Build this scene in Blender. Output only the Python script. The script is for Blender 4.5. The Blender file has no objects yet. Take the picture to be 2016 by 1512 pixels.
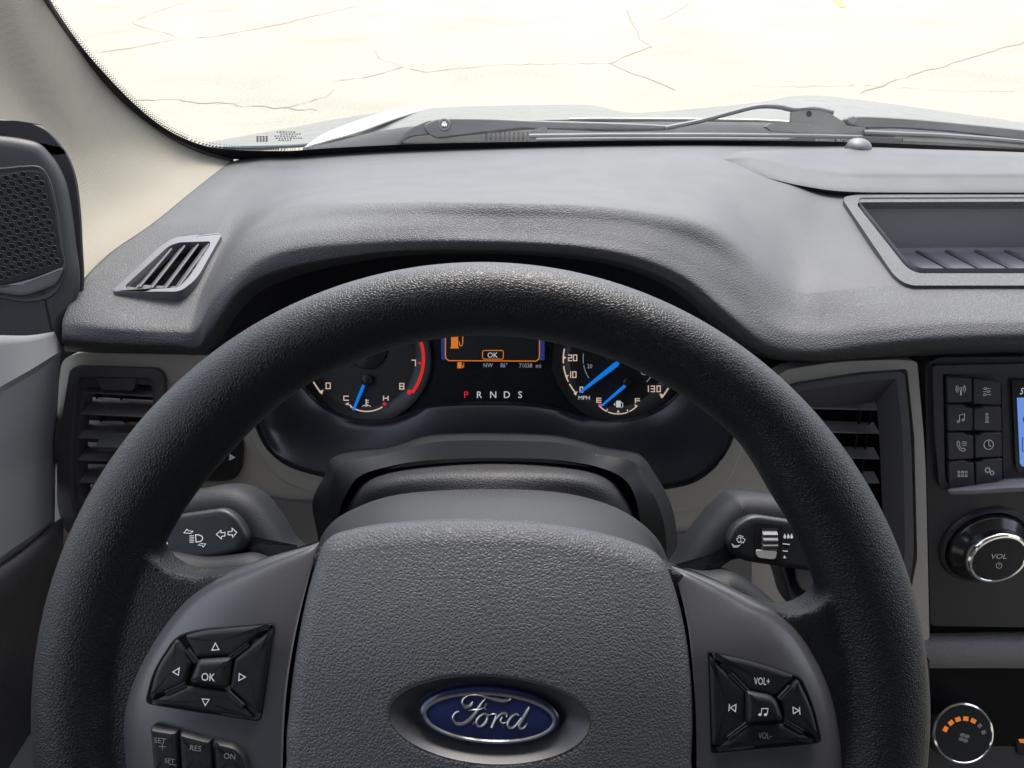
import bpy, bmesh, math, random
from mathutils import Vector, Matrix
from mathutils.geometry import tessellate_polygon
random.seed(7)
R = math.radians
SC = bpy.context.scene
COL = SC.collection

# ------------------------------------------------------------------ camera, world, sun, exposure
PITCH = R(32.0); FPX = 1494.0; EYE = Vector((0, 0, 1.6))
cam_d = bpy.data.cameras.new('camera'); cam = bpy.data.objects.new('camera', cam_d); COL.objects.link(cam)
cam.location = EYE; cam.rotation_euler = (math.pi/2 - PITCH, 0, 0)
cam_d.sensor_width = 36; cam_d.lens = 36*FPX/2016; cam_d.clip_start = 0.01; cam_d.clip_end = 500
SC.camera = cam
SUN_EL, SUN_AZ = R(62), R(8)            # azimuth clockwise from +Y: high in front, behind thin cloud
world = bpy.data.worlds.new('World'); SC.world = world; world.use_nodes = True
wn = world.node_tree; bg = wn.nodes['Background']
sky = wn.nodes.new('ShaderNodeTexSky'); sky.sky_type = 'NISHITA'; sky.sun_disc = False
sky.sun_elevation = SUN_EL; sky.sun_rotation = SUN_AZ; sky.air_density = 1.0; sky.dust_density = 2.5; sky.ozone_density = 0.8
hs = wn.nodes.new('ShaderNodeHueSaturation'); hs.inputs['Saturation'].default_value = 0.5      # hazy pale sky
wn.links.new(sky.outputs[0], hs.inputs['Color']); wn.links.new(hs.outputs[0], bg.inputs[0]); bg.inputs[1].default_value = 0.15
sd = bpy.data.lights.new('sun', 'SUN'); sun = bpy.data.objects.new('sun', sd); COL.objects.link(sun)
sd.energy = 1.15; sd.angle = R(28); sd.color = (1.0, 0.95, 0.87)
sv = Vector((math.sin(SUN_AZ)*math.cos(SUN_EL), math.cos(SUN_AZ)*math.cos(SUN_EL), math.sin(SUN_EL)))
sun.rotation_euler = sv.to_track_quat('Z', 'Y').to_euler(); sun.location = (0, -3, 6)
SC.view_settings.view_transform = 'Standard'; SC.view_settings.look = 'None'
SC.view_settings.exposure = 2.05; SC.view_settings.gamma = 1.0; SC.view_settings.use_curve_mapping = False

# ------------------------------------------------------------------ geometry helpers
FW = Vector((0, math.cos(PITCH), -math.sin(PITCH))); UPV = Vector((0, math.sin(PITCH), math.cos(PITCH))); RT = Vector((1, 0, 0))
def ray(px, py): return (FW + RT*((px-1008)/FPX) + UPV*((756-py)/FPX))
def W(px, py, Y):
    r = ray(px, py); return EYE + r*(Y/r.y)
def WZ(px, py, z):
    r = ray(px, py); return EYE + r*((z-EYE.z)/r.z)

class Plane:
    def __init__(s, o, n, roll=0.0):
        s.o = Vector(o); s.n = Vector(n).normalized()
        u = Vector((0, 0, 1)).cross(s.n).normalized(); v = s.n.cross(u).normalized()
        c, q = math.cos(roll), math.sin(roll)
        s.u = u*c + v*q; s.v = v*c - u*q
    def px(s, x, y, h=0.0):
        r = ray(x, y); t = ((s.o + s.n*h - EYE).dot(s.n))/r.dot(s.n); return EYE + r*t
    def uv(s, p): d = p - s.o; return (d.dot(s.u), d.dot(s.v))
    def P(s, a, b, h=0.0): return s.o + s.u*a + s.v*b + s.n*h
    def pxuv(s, x, y, h=0.0): return s.uv(s.px(x, y, h))
    def mpp(s, x, y, h=0.0): return (s.px(x, y, h)-EYE).dot(FW)/FPX
def plane3(a, b, c, roll=0.0):
    n = (b-a).cross(c-a)
    if n.dot(EYE-a) < 0: n = -n
    return Plane(a, n, roll)

def cr(p0, p1, p2, p3, t):
    return [0.5*((2*b) + (-a+c)*t + (2*a-5*b+4*c-d)*t*t + (-a+3*b-3*c+d)*t**3) for a, b, c, d in zip(p0, p1, p2, p3)]
def mono(pts, n):
    m = len(pts); T = []
    for i in range(m):
        if i in (0, m-1): j = min(i, m-2); T.append([b-a for a, b in zip(pts[j], pts[j+1])]); continue
        r = []
        for a, b, c in zip(pts[i-1], pts[i], pts[i+1]):
            d0, d1 = b-a, c-b; r.append(0 if d0*d1 <= 0 else 2*d0*d1/(d0+d1))
        T.append(r)
    out = []
    for i in range(m-1):
        for k in range(n):
            t = k/n; h0 = 2*t**3-3*t*t+1; h1 = t**3-2*t*t+t; h2 = -2*t**3+3*t*t; h3 = t**3-t*t
            out.append([h0*a+h1*ta+h2*b+h3*tb for a, b, ta, tb in zip(pts[i], pts[i+1], T[i], T[i+1])])
    out.append(list(pts[-1])); return out
def spl(pts, n, closed=False):
    m = len(pts); out = []
    if closed:
        for i in range(m):
            for k in range(n): out.append(cr(pts[(i-1) % m], pts[i], pts[(i+1) % m], pts[(i+2) % m], k/n))
        return out
    for i in range(m-1):
        p0 = pts[i-1] if i else [2*a-b for a, b in zip(pts[0], pts[1])]
        p3 = pts[i+2] if i+2 < m else [2*a-b for a, b in zip(pts[-1], pts[-2])]
        for k in range(n): out.append(cr(p0, pts[i], pts[i+1], p3, k/n))
    out.append(list(pts[-1])); return out
def rc(pts, r, seg=6):
    """polygon with rounded corners (pixels); r number or list"""
    m = len(pts); out = []
    for i in range(m):
        p = Vector(pts[i][:2]); a = Vector(pts[i-1][:2]); b = Vector(pts[(i+1) % m][:2])
        rr = r[i] if isinstance(r, (list, tuple)) else r
        la, lb = (a-p).length, (b-p).length
        d = min(rr, la*0.48, lb*0.48)
        if d < 0.5: out.append((p.x, p.y)); continue
        s = p + (a-p)/la*d; e = p + (b-p)/lb*d
        for k in range(seg+1):
            t = k/seg; q = s*(1-t)**2 + p*2*t*(1-t) + e*t*t; out.append((q.x, q.y))
    return out
def densify(pts, step, closed=True):
    out = []; m = len(pts)
    for i in range(m if closed else m-1):
        a = pts[i]; b = pts[(i+1) % m]; L = math.dist(a[:2], b[:2]); k = max(1, int(L/step))
        for j in range(k): out.append(tuple(x+(y-x)*j/k for x, y in zip(a, b)))
    if not closed: out.append(tuple(pts[-1]))
    return out
def ell(cx, cy, rx, ry, n=48, rot=0, a0=0, a1=360):
    out = []; full = abs(a1-a0-360) < 1e-6
    for k in range(n if full else n+1):
        t = R(a0+(a1-a0)*k/n); x = rx*math.cos(t); y = -ry*math.sin(t)
        out.append((cx+x*math.cos(R(rot))-y*math.sin(R(rot)), cy+x*math.sin(R(rot))+y*math.cos(R(rot))))
    return out

class MB:
    def __init__(s): s.v = []; s.f = []; s.mi = []
    def add(s, vs, fs, mi=0):
        b = len(s.v); s.v += [Vector(p) for p in vs]
        for f in fs: s.f.append([b+i for i in f]); s.mi.append(mi)
    def grid(s, rows, closed_u=False, flip=False, mi=0, keep=None):
        n = len(rows[0]); vs = [p for r in rows for p in r]; fs = []
        for j in range(len(rows)-1):
            for i in range(n if closed_u else n-1):
                i2 = (i+1) % n
                if keep and not keep(j, i): continue
                f = [j*n+i, j*n+i2, (j+1)*n+i2, (j+1)*n+i]
                fs.append(f[::-1] if flip else f)
        s.add(vs, fs, mi)
    def box(s, c, size, ax=None):
        ax = ax or (Vector((1,0,0)), Vector((0,1,0)), Vector((0,0,1)))
        c = Vector(c); vs = []
        for z in (-1, 1):
            for y in (-1, 1):
                for x in (-1, 1): vs.append(c+ax[0]*x*size[0]/2+ax[1]*y*size[1]/2+ax[2]*z*size[2]/2)
        s.add(vs, [(0,2,3,1),(4,5,7,6),(0,1,5,4),(2,6,7,3),(0,4,6,2),(1,3,7,5)])
    def tube(s, pts, rad, seg=12, cap=True, flat=1.0, upv=None):
        pts = [Vector(p) for p in pts]; n = len(pts); rows = []
        up = Vector(upv) if upv else None
        for i, p in enumerate(pts):
            t = (pts[min(i+1, n-1)]-pts[max(i-1, 0)]).normalized()
            a = up if up else (Vector((0,0,1)) if abs(t.z) < 0.9 else Vector((1,0,0)))
            x = t.cross(a).normalized(); y = x.cross(t).normalized()
            r = rad[i] if isinstance(rad, (list, tuple)) else rad
            rows.append([p + x*math.cos(2*math.pi*k/seg)*r + y*math.sin(2*math.pi*k/seg)*r*flat for k in range(seg)])
        s.grid(rows, closed_u=True)
        if cap:
            b = len(s.v); s.v += [pts[0], pts[-1]]
            base = b-len(pts)*seg
            for k in range(seg):
                s.f.append([b, base+(k+1) % seg, base+k]); s.mi.append(0)
                e = base+(n-1)*seg; s.f.append([b+1, e+k, e+(k+1) % seg]); s.mi.append(0)
    def lathe(s, pl, cu, cv, prof, seg=48, mi=None):
        """prof [(r,h)] about the plane normal at (cu,cv)"""
        rows = [[pl.P(cu+r*math.cos(2*math.pi*k/seg), cv+r*math.sin(2*math.pi*k/seg), h) for k in range(seg)] for r, h in prof]
        if mi is None: s.grid(rows, closed_u=True)
        else:
            for j in range(len(rows)-1): s.grid(rows[j:j+2], closed_u=True, mi=mi[j])
    def stroke(s, pl, pts, w, h=0.0003, closed=False, px=True):
        """flat ribbon on a plane; pts pixels, w width in px or list"""
        P = [Vector(pl.pxuv(p[0], p[1], h)) for p in pts] if px else [Vector(p[:2]) for p in pts]
        k = pl.mpp(pts[0][0], pts[0][1], h) if px else 1.0
        n = len(P); L = []; Rr = []
        for i in range(n):
            if closed: a, b = P[i-1], P[(i+1) % n]
            else: a, b = P[max(i-1, 0)], P[min(i+1, n-1)]
            d1 = (P[i]-a); d2 = (b-P[i])
            d1 = d1.normalized() if d1.length > 1e-9 else None; d2 = d2.normalized() if d2.length > 1e-9 else None
            if d1 is None: d1 = d2
            if d2 is None: d2 = d1
            t = (d1+d2); t = t.normalized() if t.length > 1e-6 else d1
            nn = Vector((-t.y, t.x)); m = max(0.45, abs(nn.dot(Vector((-d1.y, d1.x)))))
            ww = (w[i] if isinstance(w, (list, tuple)) else w)*k/2/m
            L.append(pl.P(P[i].x+nn.x*ww, P[i].y+nn.y*ww, h)); Rr.append(pl.P(P[i].x-nn.x*ww, P[i].y-nn.y*ww, h))
        fs = []
        for i in range(n if closed else n-1):
            j = (i+1) % n; fs.append((n+i, n+j, j, i))
        s.add(L+Rr, fs)
    def poly(s, pl, pts, h=0.0003, uv=False):
        vs = [pl.P(p[0], p[1], h) if uv else pl.px(p[0], p[1], h) for p in pts]
        tr = tessellate_polygon([vs]); fs = []
        for t in tr:
            a, b, c = [vs[i] for i in t]
            fs.append(tuple(t) if (b-a).cross(c-a).dot(pl.n) > 0 else tuple(t[::-1]))
        s.add(vs, fs)

THINGS = {}
def base_tag(o, label, cat, group=None, kind=None):
    if label: o['label'] = label
    if cat: o['category'] = cat
    if group: o['group'] = group
    if kind: o['kind'] = kind
def thing(name, label, cat, loc, group=None):
    o = bpy.data.objects.new(name, None); COL.objects.link(o); o.location = loc; o.empty_display_size = 0.02
    base_tag(o, label, cat, group); THINGS[o] = Vector(loc); return o
def build(name, mb, m, parent=None, smooth=35, mods=None, doubles=True, label=None):
    org = THINGS[parent] if parent else Vector((0, 0, 0))
    me = bpy.data.meshes.new(name)
    me.from_pydata([tuple(v-org) for v in mb.v], [], mb.f)
    ms = m if isinstance(m, (list, tuple)) else [m]
    for x in ms: me.materials.append(x)
    for p, i in zip(me.polygons, mb.mi): p.material_index = i
    if doubles:
        bm = bmesh.new(); bm.from_mesh(me); bmesh.ops.remove_doubles(bm, verts=bm.verts, dist=1e-6)
        bm.to_mesh(me); bm.free()
    me.validate(); me.update()
    if smooth:
        for p in me.polygons: p.use_smooth = True
        if smooth < 180: me.set_sharp_from_angle(angle=R(smooth))
    o = bpy.data.objects.new(name, me); COL.objects.link(o)
    if parent: o.parent = parent
    THINGS[o] = org
    if label: o['label'] = label
    for k in (mods or []): k(o)
    return o
def solid(t, off=-1):
    def f(o):
        m = o.modifiers.new('s', 'SOLIDIFY'); m.thickness = t; m.offset = off
    return f
def bev(w, seg=3, ang=40):
    def f(o):
        m = o.modifiers.new('b', 'BEVEL'); m.width = w; m.segments = seg; m.limit_method = 'ANGLE'; m.angle_limit = R(ang)
    return f

def loft(lines, n=8, k=6, linear=False, mn=False):
    """lines: feature lines with equal point counts, points (px,py,Y); returns grid rows of (px,py,Y)"""
    S = [spl(l, n) for l in lines]; cols = list(zip(*S)); rows = []
    C = [mono(c, k) if mn else (spl(c, k) if not linear else densify3(c, k)) for c in cols]
    return [list(r) for r in zip(*C)]
def densify3(c, k):
    out = []
    for a, b in zip(c[:-1], c[1:]):
        for j in range(k): out.append([x+(y-x)*j/k for x, y in zip(a, b)])
    out.append(list(c[-1])); return out
def lofted(name, lines, m, parent, n=8, k=6, linear=False, thick=0.003, keep=None, flip=False, smooth=60, label=None, mn=False, split=0):
    g = loft(lines, n, k, linear, mn)
    mb = MB(); rows = [[W(*p) for p in r] for r in g]
    kf = None
    if keep: kf = lambda j, i: keep((g[j][i][0]+g[j+1][i+1][0])/2, (g[j][i][1]+g[j+1][i+1][1])/2)
    # orient faces to the camera
    a, b, c = rows[len(rows)//2][len(rows[0])//2], rows[len(rows)//2][len(rows[0])//2+1], rows[len(rows)//2+1][len(rows[0])//2]
    fl = (b-a).cross(c-a).dot(EYE-a) < 0
    mb.grid(rows, flip=fl != flip, keep=kf)
    if split:
        for q, f in enumerate(mb.f): mb.mi[q] = 1 if min(f)//len(rows[0]) < split else 0
    return build(name, mb, m, parent, smooth, [solid(thick)] if thick else None, label=label)

def inset_uv(P, d):
    n = len(P); area = sum(P[i][0]*P[(i+1) % n][1]-P[(i+1) % n][0]*P[i][1] for i in range(n))
    sg = 1 if area > 0 else -1; out = []
    for i in range(n):
        a, p, b = Vector(P[i-1]), Vector(P[i]), Vector(P[(i+1) % n])
        d1 = (p-a).normalized(); d2 = (b-p).normalized()
        n1 = Vector((-d1.y, d1.x))*sg; n2 = Vector((-d2.y, d2.x))*sg
        m = n1+n2; m = m.normalized() if m.length > 1e-6 else n1
        q = p + m*(d/max(0.6, m.dot(n1))); out.append((q.x, q.y))
    return out
def dome_mb(pl, outline, prof, href=None, crown=0.0, rings=6, hf=None, center=None, mb=None, mi=0):
    """outline in pixels on the plane at href; prof [(inset,h)] from outside in; crowned fill"""
    mb = mb or MB()
    if href is None: href = prof[-1][1]
    P = [pl.pxuv(x, y, href) for x, y in outline]
    Q = []
    for p in P:
        if not Q or math.dist(p, Q[-1]) > 1e-5: Q.append(p)
    P = Q
    n = len(P); area = sum(P[i][0]*P[(i+1) % n][1]-P[(i+1) % n][0]*P[i][1] for i in range(n))
    if area < 0: P = P[::-1]
    rows = []; last = P
    for d, h in prof:
        last = inset_uv(P, d); rows.append([pl.P(a, b, h+(hf(a, b) if hf and h > .01 else 0)) for a, b in last])
    h = prof[-1][1]
    if center: cx, cy = center
    else: cx = sum(p[0] for p in last)/n; cy = sum(p[1] for p in last)/n
    for j in range(1, rings+1):
        s = 1-j/rings
        if j == rings: s = 0.02
        row = []
        for a, b in last:
            x, y = cx+(a-cx)*s, cy+(b-cy)*s
            hh = h + crown*(1-s*s)
            if hf: hh += hf(x, y)
            row.append(pl.P(x, y, hh))
        rows.append(row)
    mb.grid(rows, closed_u=True, mi=mi)
    e = len(mb.v); mb.v.append(pl.P(cx, cy, h+crown+(hf(cx, cy) if hf else 0)))
    b0 = e-n
    for k in range(n): mb.f.append([b0+k, b0+(k+1) % n, e]); mb.mi.append(mi)
    return mb
def dome(name, pl, outline, prof, m, parent, crown=0.0, rings=6, hf=None, center=None, href=None, smooth=40, label=None):
    return build(name, dome_mb(pl, outline, prof, href, crown, rings, hf, center), m, parent, smooth, label=label)
def slab(name, pl, outline, thick, m, parent, h=0.0, bw=0.001, seg=2, holes=None, smooth=40, label=None):
    """prism with optional holes: top face at h, side walls down"""
    mb = MB(); loops = [outline]+(holes or [])
    V = [[pl.px(x, y, h) for x, y in lp] for lp in loops]
    tr = tessellate_polygon(V); flat = [v for l in V for v in l]; N = len(flat); fs = []
    for t in tr:
        a, b, c = [flat[i] for i in t]
        if (b-a).cross(c-a).length < 1e-12: continue
        fs.append(tuple(t) if (b-a).cross(c-a).dot(pl.n) > 0 else tuple(t[::-1]))
    back = [v-pl.n*thick for v in flat]
    allf = list(fs)+[tuple(N+i for i in f[::-1]) for f in fs]
    o = 0
    for l in V:
        n = len(l)
        uvs = [pl.uv(p) for p in l]; area = sum(uvs[i][0]*uvs[(i+1) % n][1]-uvs[(i+1) % n][0]*uvs[i][1] for i in range(n))
        ccw = area > 0; outer = l is V[0]
        for i in range(n):
            j = (i+1) % n; f = (o+i, N+o+i, N+o+j, o+j)
            allf.append(f if (ccw == outer) else f[::-1])
        o += n
    mb.add(flat+back, allf)
    return build(name, mb, m, parent, smooth, [bev(bw, seg, 50)] if bw else None, label=label)

def text_mb(mb, s, pl, cx, cy, hpx, h=0.0004, rot=0.0, sx=1.0, mirror=False, ref='H', shear=0.0):
    cu = bpy.data.curves.new('t', 'FONT'); cu.body = s; cu.size = 1; cu.resolution_u = 3
    o = bpy.data.objects.new('t', cu); COL.objects.link(o); bpy.context.view_layer.update()
    me = bpy.data.meshes.new_from_object(o.evaluated_get(bpy.context.evaluated_depsgraph_get()))
    bpy.data.objects.remove(o); bpy.data.curves.remove(cu)
    xs = [v.co.x for v in me.vertices]
    mx = (min(xs)+max(xs))/2; my = 0.345; k = hpx*pl.mpp(cx, cy, h)/0.69
    c0, c1 = pl.pxuv(cx, cy, h); c, q = math.cos(R(rot)), math.sin(R(rot)); vs = []
    for v in me.vertices:
        x = (v.co.x-mx)*sx*k; y = (v.co.y-my)*k; x += y*shear
        if mirror: x = -x
        vs.append(pl.P(c0+x*c-y*q, c1+x*q+y*c, h))
    fs = []
    for p in me.polygons:
        f = list(p.vertices)
        if mirror: f = f[::-1]
        fs.append(f)
    mb.add(vs, fs); bpy.data.meshes.remove(me)
def text(name, s, pl, cx, cy, hpx, m, parent, **kw):
    mb = MB(); text_mb(mb, s, pl, cx, cy, hpx, **kw); return build(name, mb, m, parent, 0, doubles=False)

# ------------------------------------------------------------------ materials
def mat(name, col, rough=0.5, grain=None, spec=0.5, metal=0.0, emis=None, es=0.0, coat=0.0, var=0.12, dust=0.0, fine=0.0, weave=False):
    m = bpy.data.materials.new(name); m.use_nodes = True; nt = m.node_tree; N = nt.nodes; L = nt.links
    b = N['Principled BSDF']; b.inputs['Roughness'].default_value = rough; b.inputs['Metallic'].default_value = metal
    b.inputs['Specular IOR Level'].default_value = spec; b.inputs['Coat Weight'].default_value = coat
    tc = N.new('ShaderNodeTexCoord'); co = tc.outputs['Object']
    nz = N.new('ShaderNodeTexNoise'); nz.inputs['Scale'].default_value = 9; nz.inputs['Detail'].default_value = 5; L.new(co, nz.inputs['Vector'])
    mx = N.new('ShaderNodeMix'); mx.data_type = 'RGBA'; L.new(nz.outputs['Fac'], mx.inputs[0])
    c = Vector(col[:3]); mx.inputs[6].default_value = (*(c*(1-var)), 1); mx.inputs[7].default_value = (*(c*(1+var)), 1)
    out = mx.outputs[2]
    if dust:
        v = N.new('ShaderNodeTexVoronoi'); v.inputs['Scale'].default_value = 75; v.inputs['Randomness'].default_value = 1; L.new(co, v.inputs['Vector'])
        n2 = N.new('ShaderNodeTexNoise'); n2.inputs['Scale'].default_value = 60; L.new(co, n2.inputs['Vector'])
        th = N.new('ShaderNodeMapRange'); th.inputs[1].default_value = 0.028; th.inputs[2].default_value = 0.045; th.inputs[3].default_value = 1; th.inputs[4].default_value = 0
        L.new(v.outputs['Distance'], th.inputs[0])
        g = N.new('ShaderNodeMapRange'); g.inputs[1].default_value = 0.5; g.inputs[2].default_value = 0.62; L.new(n2.outputs['Fac'], g.inputs[0])
        mu = N.new('ShaderNodeMath'); mu.operation = 'MULTIPLY'; L.new(th.outputs[0], mu.inputs[0]); L.new(g.outputs[0], mu.inputs[1])
        m3 = N.new('ShaderNodeMath'); m3.operation = 'MULTIPLY'; m3.inputs[1].default_value = dust; L.new(mu.outputs[0], m3.inputs[0])
        mm = N.new('ShaderNodeMix'); mm.data_type = 'RGBA'; L.new(m3.outputs[0], mm.inputs[0]); L.new(out, mm.inputs[6]); mm.inputs[7].default_value = (0.6, 0.58, 0.52, 1)
        out = mm.outputs[2]
    L.new(out, b.inputs['Base Color'])
    # roughness variation
    nr = N.new('ShaderNodeTexNoise'); nr.inputs['Scale'].default_value = 22; nr.inputs['Detail'].default_value = 6; L.new(co, nr.inputs['Vector'])
    mr = N.new('ShaderNodeMapRange'); mr.inputs[3].default_value = max(0.02, rough-0.07); mr.inputs[4].default_value = min(1, rough+0.07); L.new(nr.outputs['Fac'], mr.inputs[0]); L.new(mr.outputs[0], b.inputs['Roughness'])
    prev = None
    if grain:
        sc, st = grain
        nd = N.new('ShaderNodeTexNoise'); nd.inputs['Scale'].default_value = sc*0.7; nd.inputs['Detail'].default_value = 2; L.new(co, nd.inputs['Vector'])
        va = N.new('ShaderNodeVectorMath'); va.operation = 'MULTIPLY_ADD'; va.inputs[1].default_value = (0.5/sc,)*3
        L.new(nd.outputs['Color'], va.inputs[0]); L.new(co, va.inputs[2])
        v = N.new('ShaderNodeTexVoronoi'); v.feature = 'DISTANCE_TO_EDGE'; v.inputs['Scale'].default_value = sc; L.new(va.outputs[0], v.inputs['Vector'])
        mr2 = N.new('ShaderNodeMapRange'); mr2.interpolation_type = 'SMOOTHSTEP'; mr2.inputs[1].default_value = 0.0; mr2.inputs[2].default_value = 0.30; L.new(v.outputs['Distance'], mr2.inputs[0])
        bp = N.new('ShaderNodeBump'); bp.inputs['Strength'].default_value = st; bp.inputs['Distance'].default_value = 0.25/sc
        L.new(mr2.outputs[0], bp.inputs['Height']); prev = bp
    if fine:
        n3 = N.new('ShaderNodeTexNoise'); n3.inputs['Scale'].default_value = 1400; n3.inputs['Detail'].default_value = 2; L.new(co, n3.inputs['Vector'])
        b2 = N.new('ShaderNodeBump'); b2.inputs['Strength'].default_value = fine; b2.inputs['Distance'].default_value = 0.0002
        L.new(n3.outputs['Fac'], b2.inputs['Height'])
        if prev: L.new(prev.outputs[0], b2.inputs['Normal'])
        prev = b2
    if weave:
        wv = []
        for d in ('X', 'Z'):
            w = N.new('ShaderNodeTexWave'); w.bands_direction = d; w.inputs['Scale'].default_value = 190; w.inputs['Distortion'].default_value = 0.4; L.new(co, w.inputs['Vector']); wv.append(w)
        mu = N.new('ShaderNodeMath'); mu.operation = 'MULTIPLY'; L.new(wv[0].outputs['Fac'], mu.inputs[0]); L.new(wv[1].outputs['Fac'], mu.inputs[1])
        b3 = N.new('ShaderNodeBump'); b3.inputs['Strength'].default_value = 0.35; b3.inputs['Distance'].default_value = 0.0004; L.new(mu.outputs[0], b3.inputs['Height']); prev = b3
    if prev: L.new(prev.outputs[0], b.inputs['Normal'])
    if emis:
        b.inputs['Emission Color'].default_value = (*emis, 1); b.inputs['Emission Strength'].default_value = es
    return m
M = {}
M['dash'] = mat('soft_dash_vinyl', (0.053, 0.054, 0.057), 0.62, spec=.42, grain=(480, 0.6), dust=0.5)
M['dash_fine'] = mat('smooth_dash_vinyl', (0.050, 0.051, 0.054), 0.62, spec=.42, grain=(560, 0.25), dust=0.5)
M['rim'] = mat('rim_polyurethane', (0.006, 0.007, 0.009), 0.42, grain=(760, 0.42), spec=0.36, dust=0.15)
M['hub'] = mat('hub_vinyl', (0.062, 0.065, 0.072), 0.52, grain=(640, 0.5), spec=0.5)
M['bezel'] = mat('satin_bezel_plastic', (0.058, 0.058, 0.065), 0.32, fine=0.12, spec=0.5, dust=0.2)
M['button'] = mat('button_plastic', (0.010, 0.011, 0.013), 0.45, spec=.35, fine=0.1, dust=0.15)
M['gap'] = mat('dark_gap', (0.004, 0.004, 0.005), 0.8, spec=0.2)
M['black'] = mat('black_plastic', (0.012, 0.012, 0.015), 0.5, fine=0.2, dust=0.15)
M['softblack'] = mat('soft_black_leather', (0.006, 0.006, 0.008), 0.6, grain=(500, 0.3))
M['column'] = mat('column_plastic', (0.021, 0.022, 0.023), 0.55, spec=.35, grain=(900, 0.25), dust=0.4)
M['shroud'] = mat('shroud_plastic', (0.009, 0.010, 0.011), 0.52, spec=.3, fine=0.2, dust=0.2)
M['stalk'] = mat('stalk_plastic', (0.010, 0.011, 0.013), 0.58, spec=.25, grain=(900, 0.2), dust=0.3)
M['slat'] = mat('vent_slat', (0.20, 0.195, 0.21), 0.5, fine=0.2)
M['key'] = mat('key_plastic', (0.032, 0.033, 0.038), 0.4, fine=.1, dust=.15)
M['padded'] = mat('padded_vinyl', (0.26, 0.25, 0.26), 0.6, grain=(430, 0.6))
M['tray'] = mat('tray_plastic', (0.17, 0.17, 0.18), 0.6, fine=.3, dust=.4)
M['fascia'] = mat('champagne_grey_paint', (0.42, 0.395, 0.355), 0.40, fine=0.1, metal=0.1, dust=0.45)
M['fascia_dark'] = mat('dark_grey_paint', (0.16, 0.155, 0.148), 0.42, fine=0.1, metal=0.2, dust=0.3)
M['vent'] = mat('vent_plastic', (0.075, 0.073, 0.080), 0.5, fine=0.2, dust=0.15)
M['lens'] = mat('instrument_dark', (0.006, 0.008, 0.013), 0.28, spec=0.4, dust=0.03)
M['dial'] = mat('dial_face', (0.008, 0.009, 0.011), 0.4)
M['dial_ring'] = mat('dial_ring', (0.010, 0.012, 0.012), 0.35)
M['surround'] = mat('cluster_surround', (0.013, 0.015, 0.021), 0.33, fine=0.1, dust=0.25)
M['pillar'] = mat('beige_woven_fabric', (0.225, 0.206, 0.170), 0.9, weave=True, spec=0.2, var=0.03)
M['seal'] = mat('rubber_seal', (0.010, 0.009, 0.012), 0.5)
M['door'] = mat('door_plastic', (0.145, 0.145, 0.150), 0.55, fine=0.25, dust=0.1)
M['door_leather'] = mat('door_leather', (0.032, 0.032, 0.036), 0.5, grain=(420, 0.4))
M['speaker'] = mat('speaker_plastic', (0.021, 0.023, 0.025), 0.5, grain=(1100, 0.25), dust=0.1)
M['grille'] = mat('speaker_grille', (0.011, 0.012, 0.014), 0.45, fine=0.2)
M['silver'] = mat('satin_grey_lip', (0.085, 0.085, 0.092), 0.4, fine=0.2)
M['mark'] = mat('white_print', (0.80, 0.81, 0.84), 0.6, var=0.02)
M['markdim'] = mat('grey_print', (0.22, 0.22, 0.23), 0.6, var=0.02)
M['chrome'] = mat('chrome', (0.75, 0.74, 0.75), 0.12, metal=1.0, var=0.02)
M['blue'] = mat('emblem_blue', (0.010, 0.018, 0.075), 0.22, coat=0.3, dust=0.1)
M['emblem_silver'] = mat('emblem_silver', (0.40, 0.40, 0.40), 0.28, metal=0.85)
M['stack'] = mat('centre_stack_plastic', (0.030, 0.030, 0.036), 0.45, fine=0.2, dust=0.2)
M['stack_grey'] = mat('centre_stack_ledge', (0.32, 0.30, 0.31), 0.4, fine=0.2)
M['wheelgrey'] = mat('rocker_ivory', (0.30, 0.30, 0.28), 0.5)
M['wiper'] = mat('wiper_black', (0.040, 0.044, 0.048), 0.5, dust=0.3)
M['wiper_grey'] = mat('wiper_weathered', (0.085, 0.085, 0.08), 0.6, dust=0.3)
M['cowl'] = mat('cowl_plastic', (0.010, 0.011, 0.013), 0.7, spec=.2, dust=0.3)
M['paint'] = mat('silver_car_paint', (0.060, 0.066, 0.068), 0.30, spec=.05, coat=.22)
M['paint_dark'] = mat('hood_valley_paint', (0.20, 0.22, 0.22), 0.25, metal=0.3, coat=1.0)
M['lining'] = mat('unseen_roof_lining', (0.36, 0.34, 0.30), 0.9, var=0.03)
M['carpet'] = mat('carpet', (0.02, 0.02, 0.022), 0.95)  # dark surface of the unseen cab shell added for shade
def lit(name, col, es): return mat(name, tuple(c*0.4 for c in col), 0.6, emis=col, es=es, var=0.0)
M['l_white'] = lit('lit_white', (0.95, 0.72, 0.60), 0.124)
M['l_pale'] = lit('lit_pale', (0.85, 0.85, 0.88), 0.124)
M['l_dim'] = lit('lit_dim', (0.60, 0.66, 0.78), 0.062)
M['l_red'] = lit('lit_red', (0.95, 0.03, 0.02), 0.124)
M['l_orange'] = lit('lit_orange', (0.95, 0.26, 0.03), 0.124)
M['l_blue'] = lit('lit_blue', (0.0, 0.22, 0.85), 0.161)
M['l_deepblue'] = lit('lit_deep_blue', (0.02, 0.08, 0.45), 0.062)
M['l_screen'] = lit('lit_screen', (0.16, 0.33, 0.85), 0.174)

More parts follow.
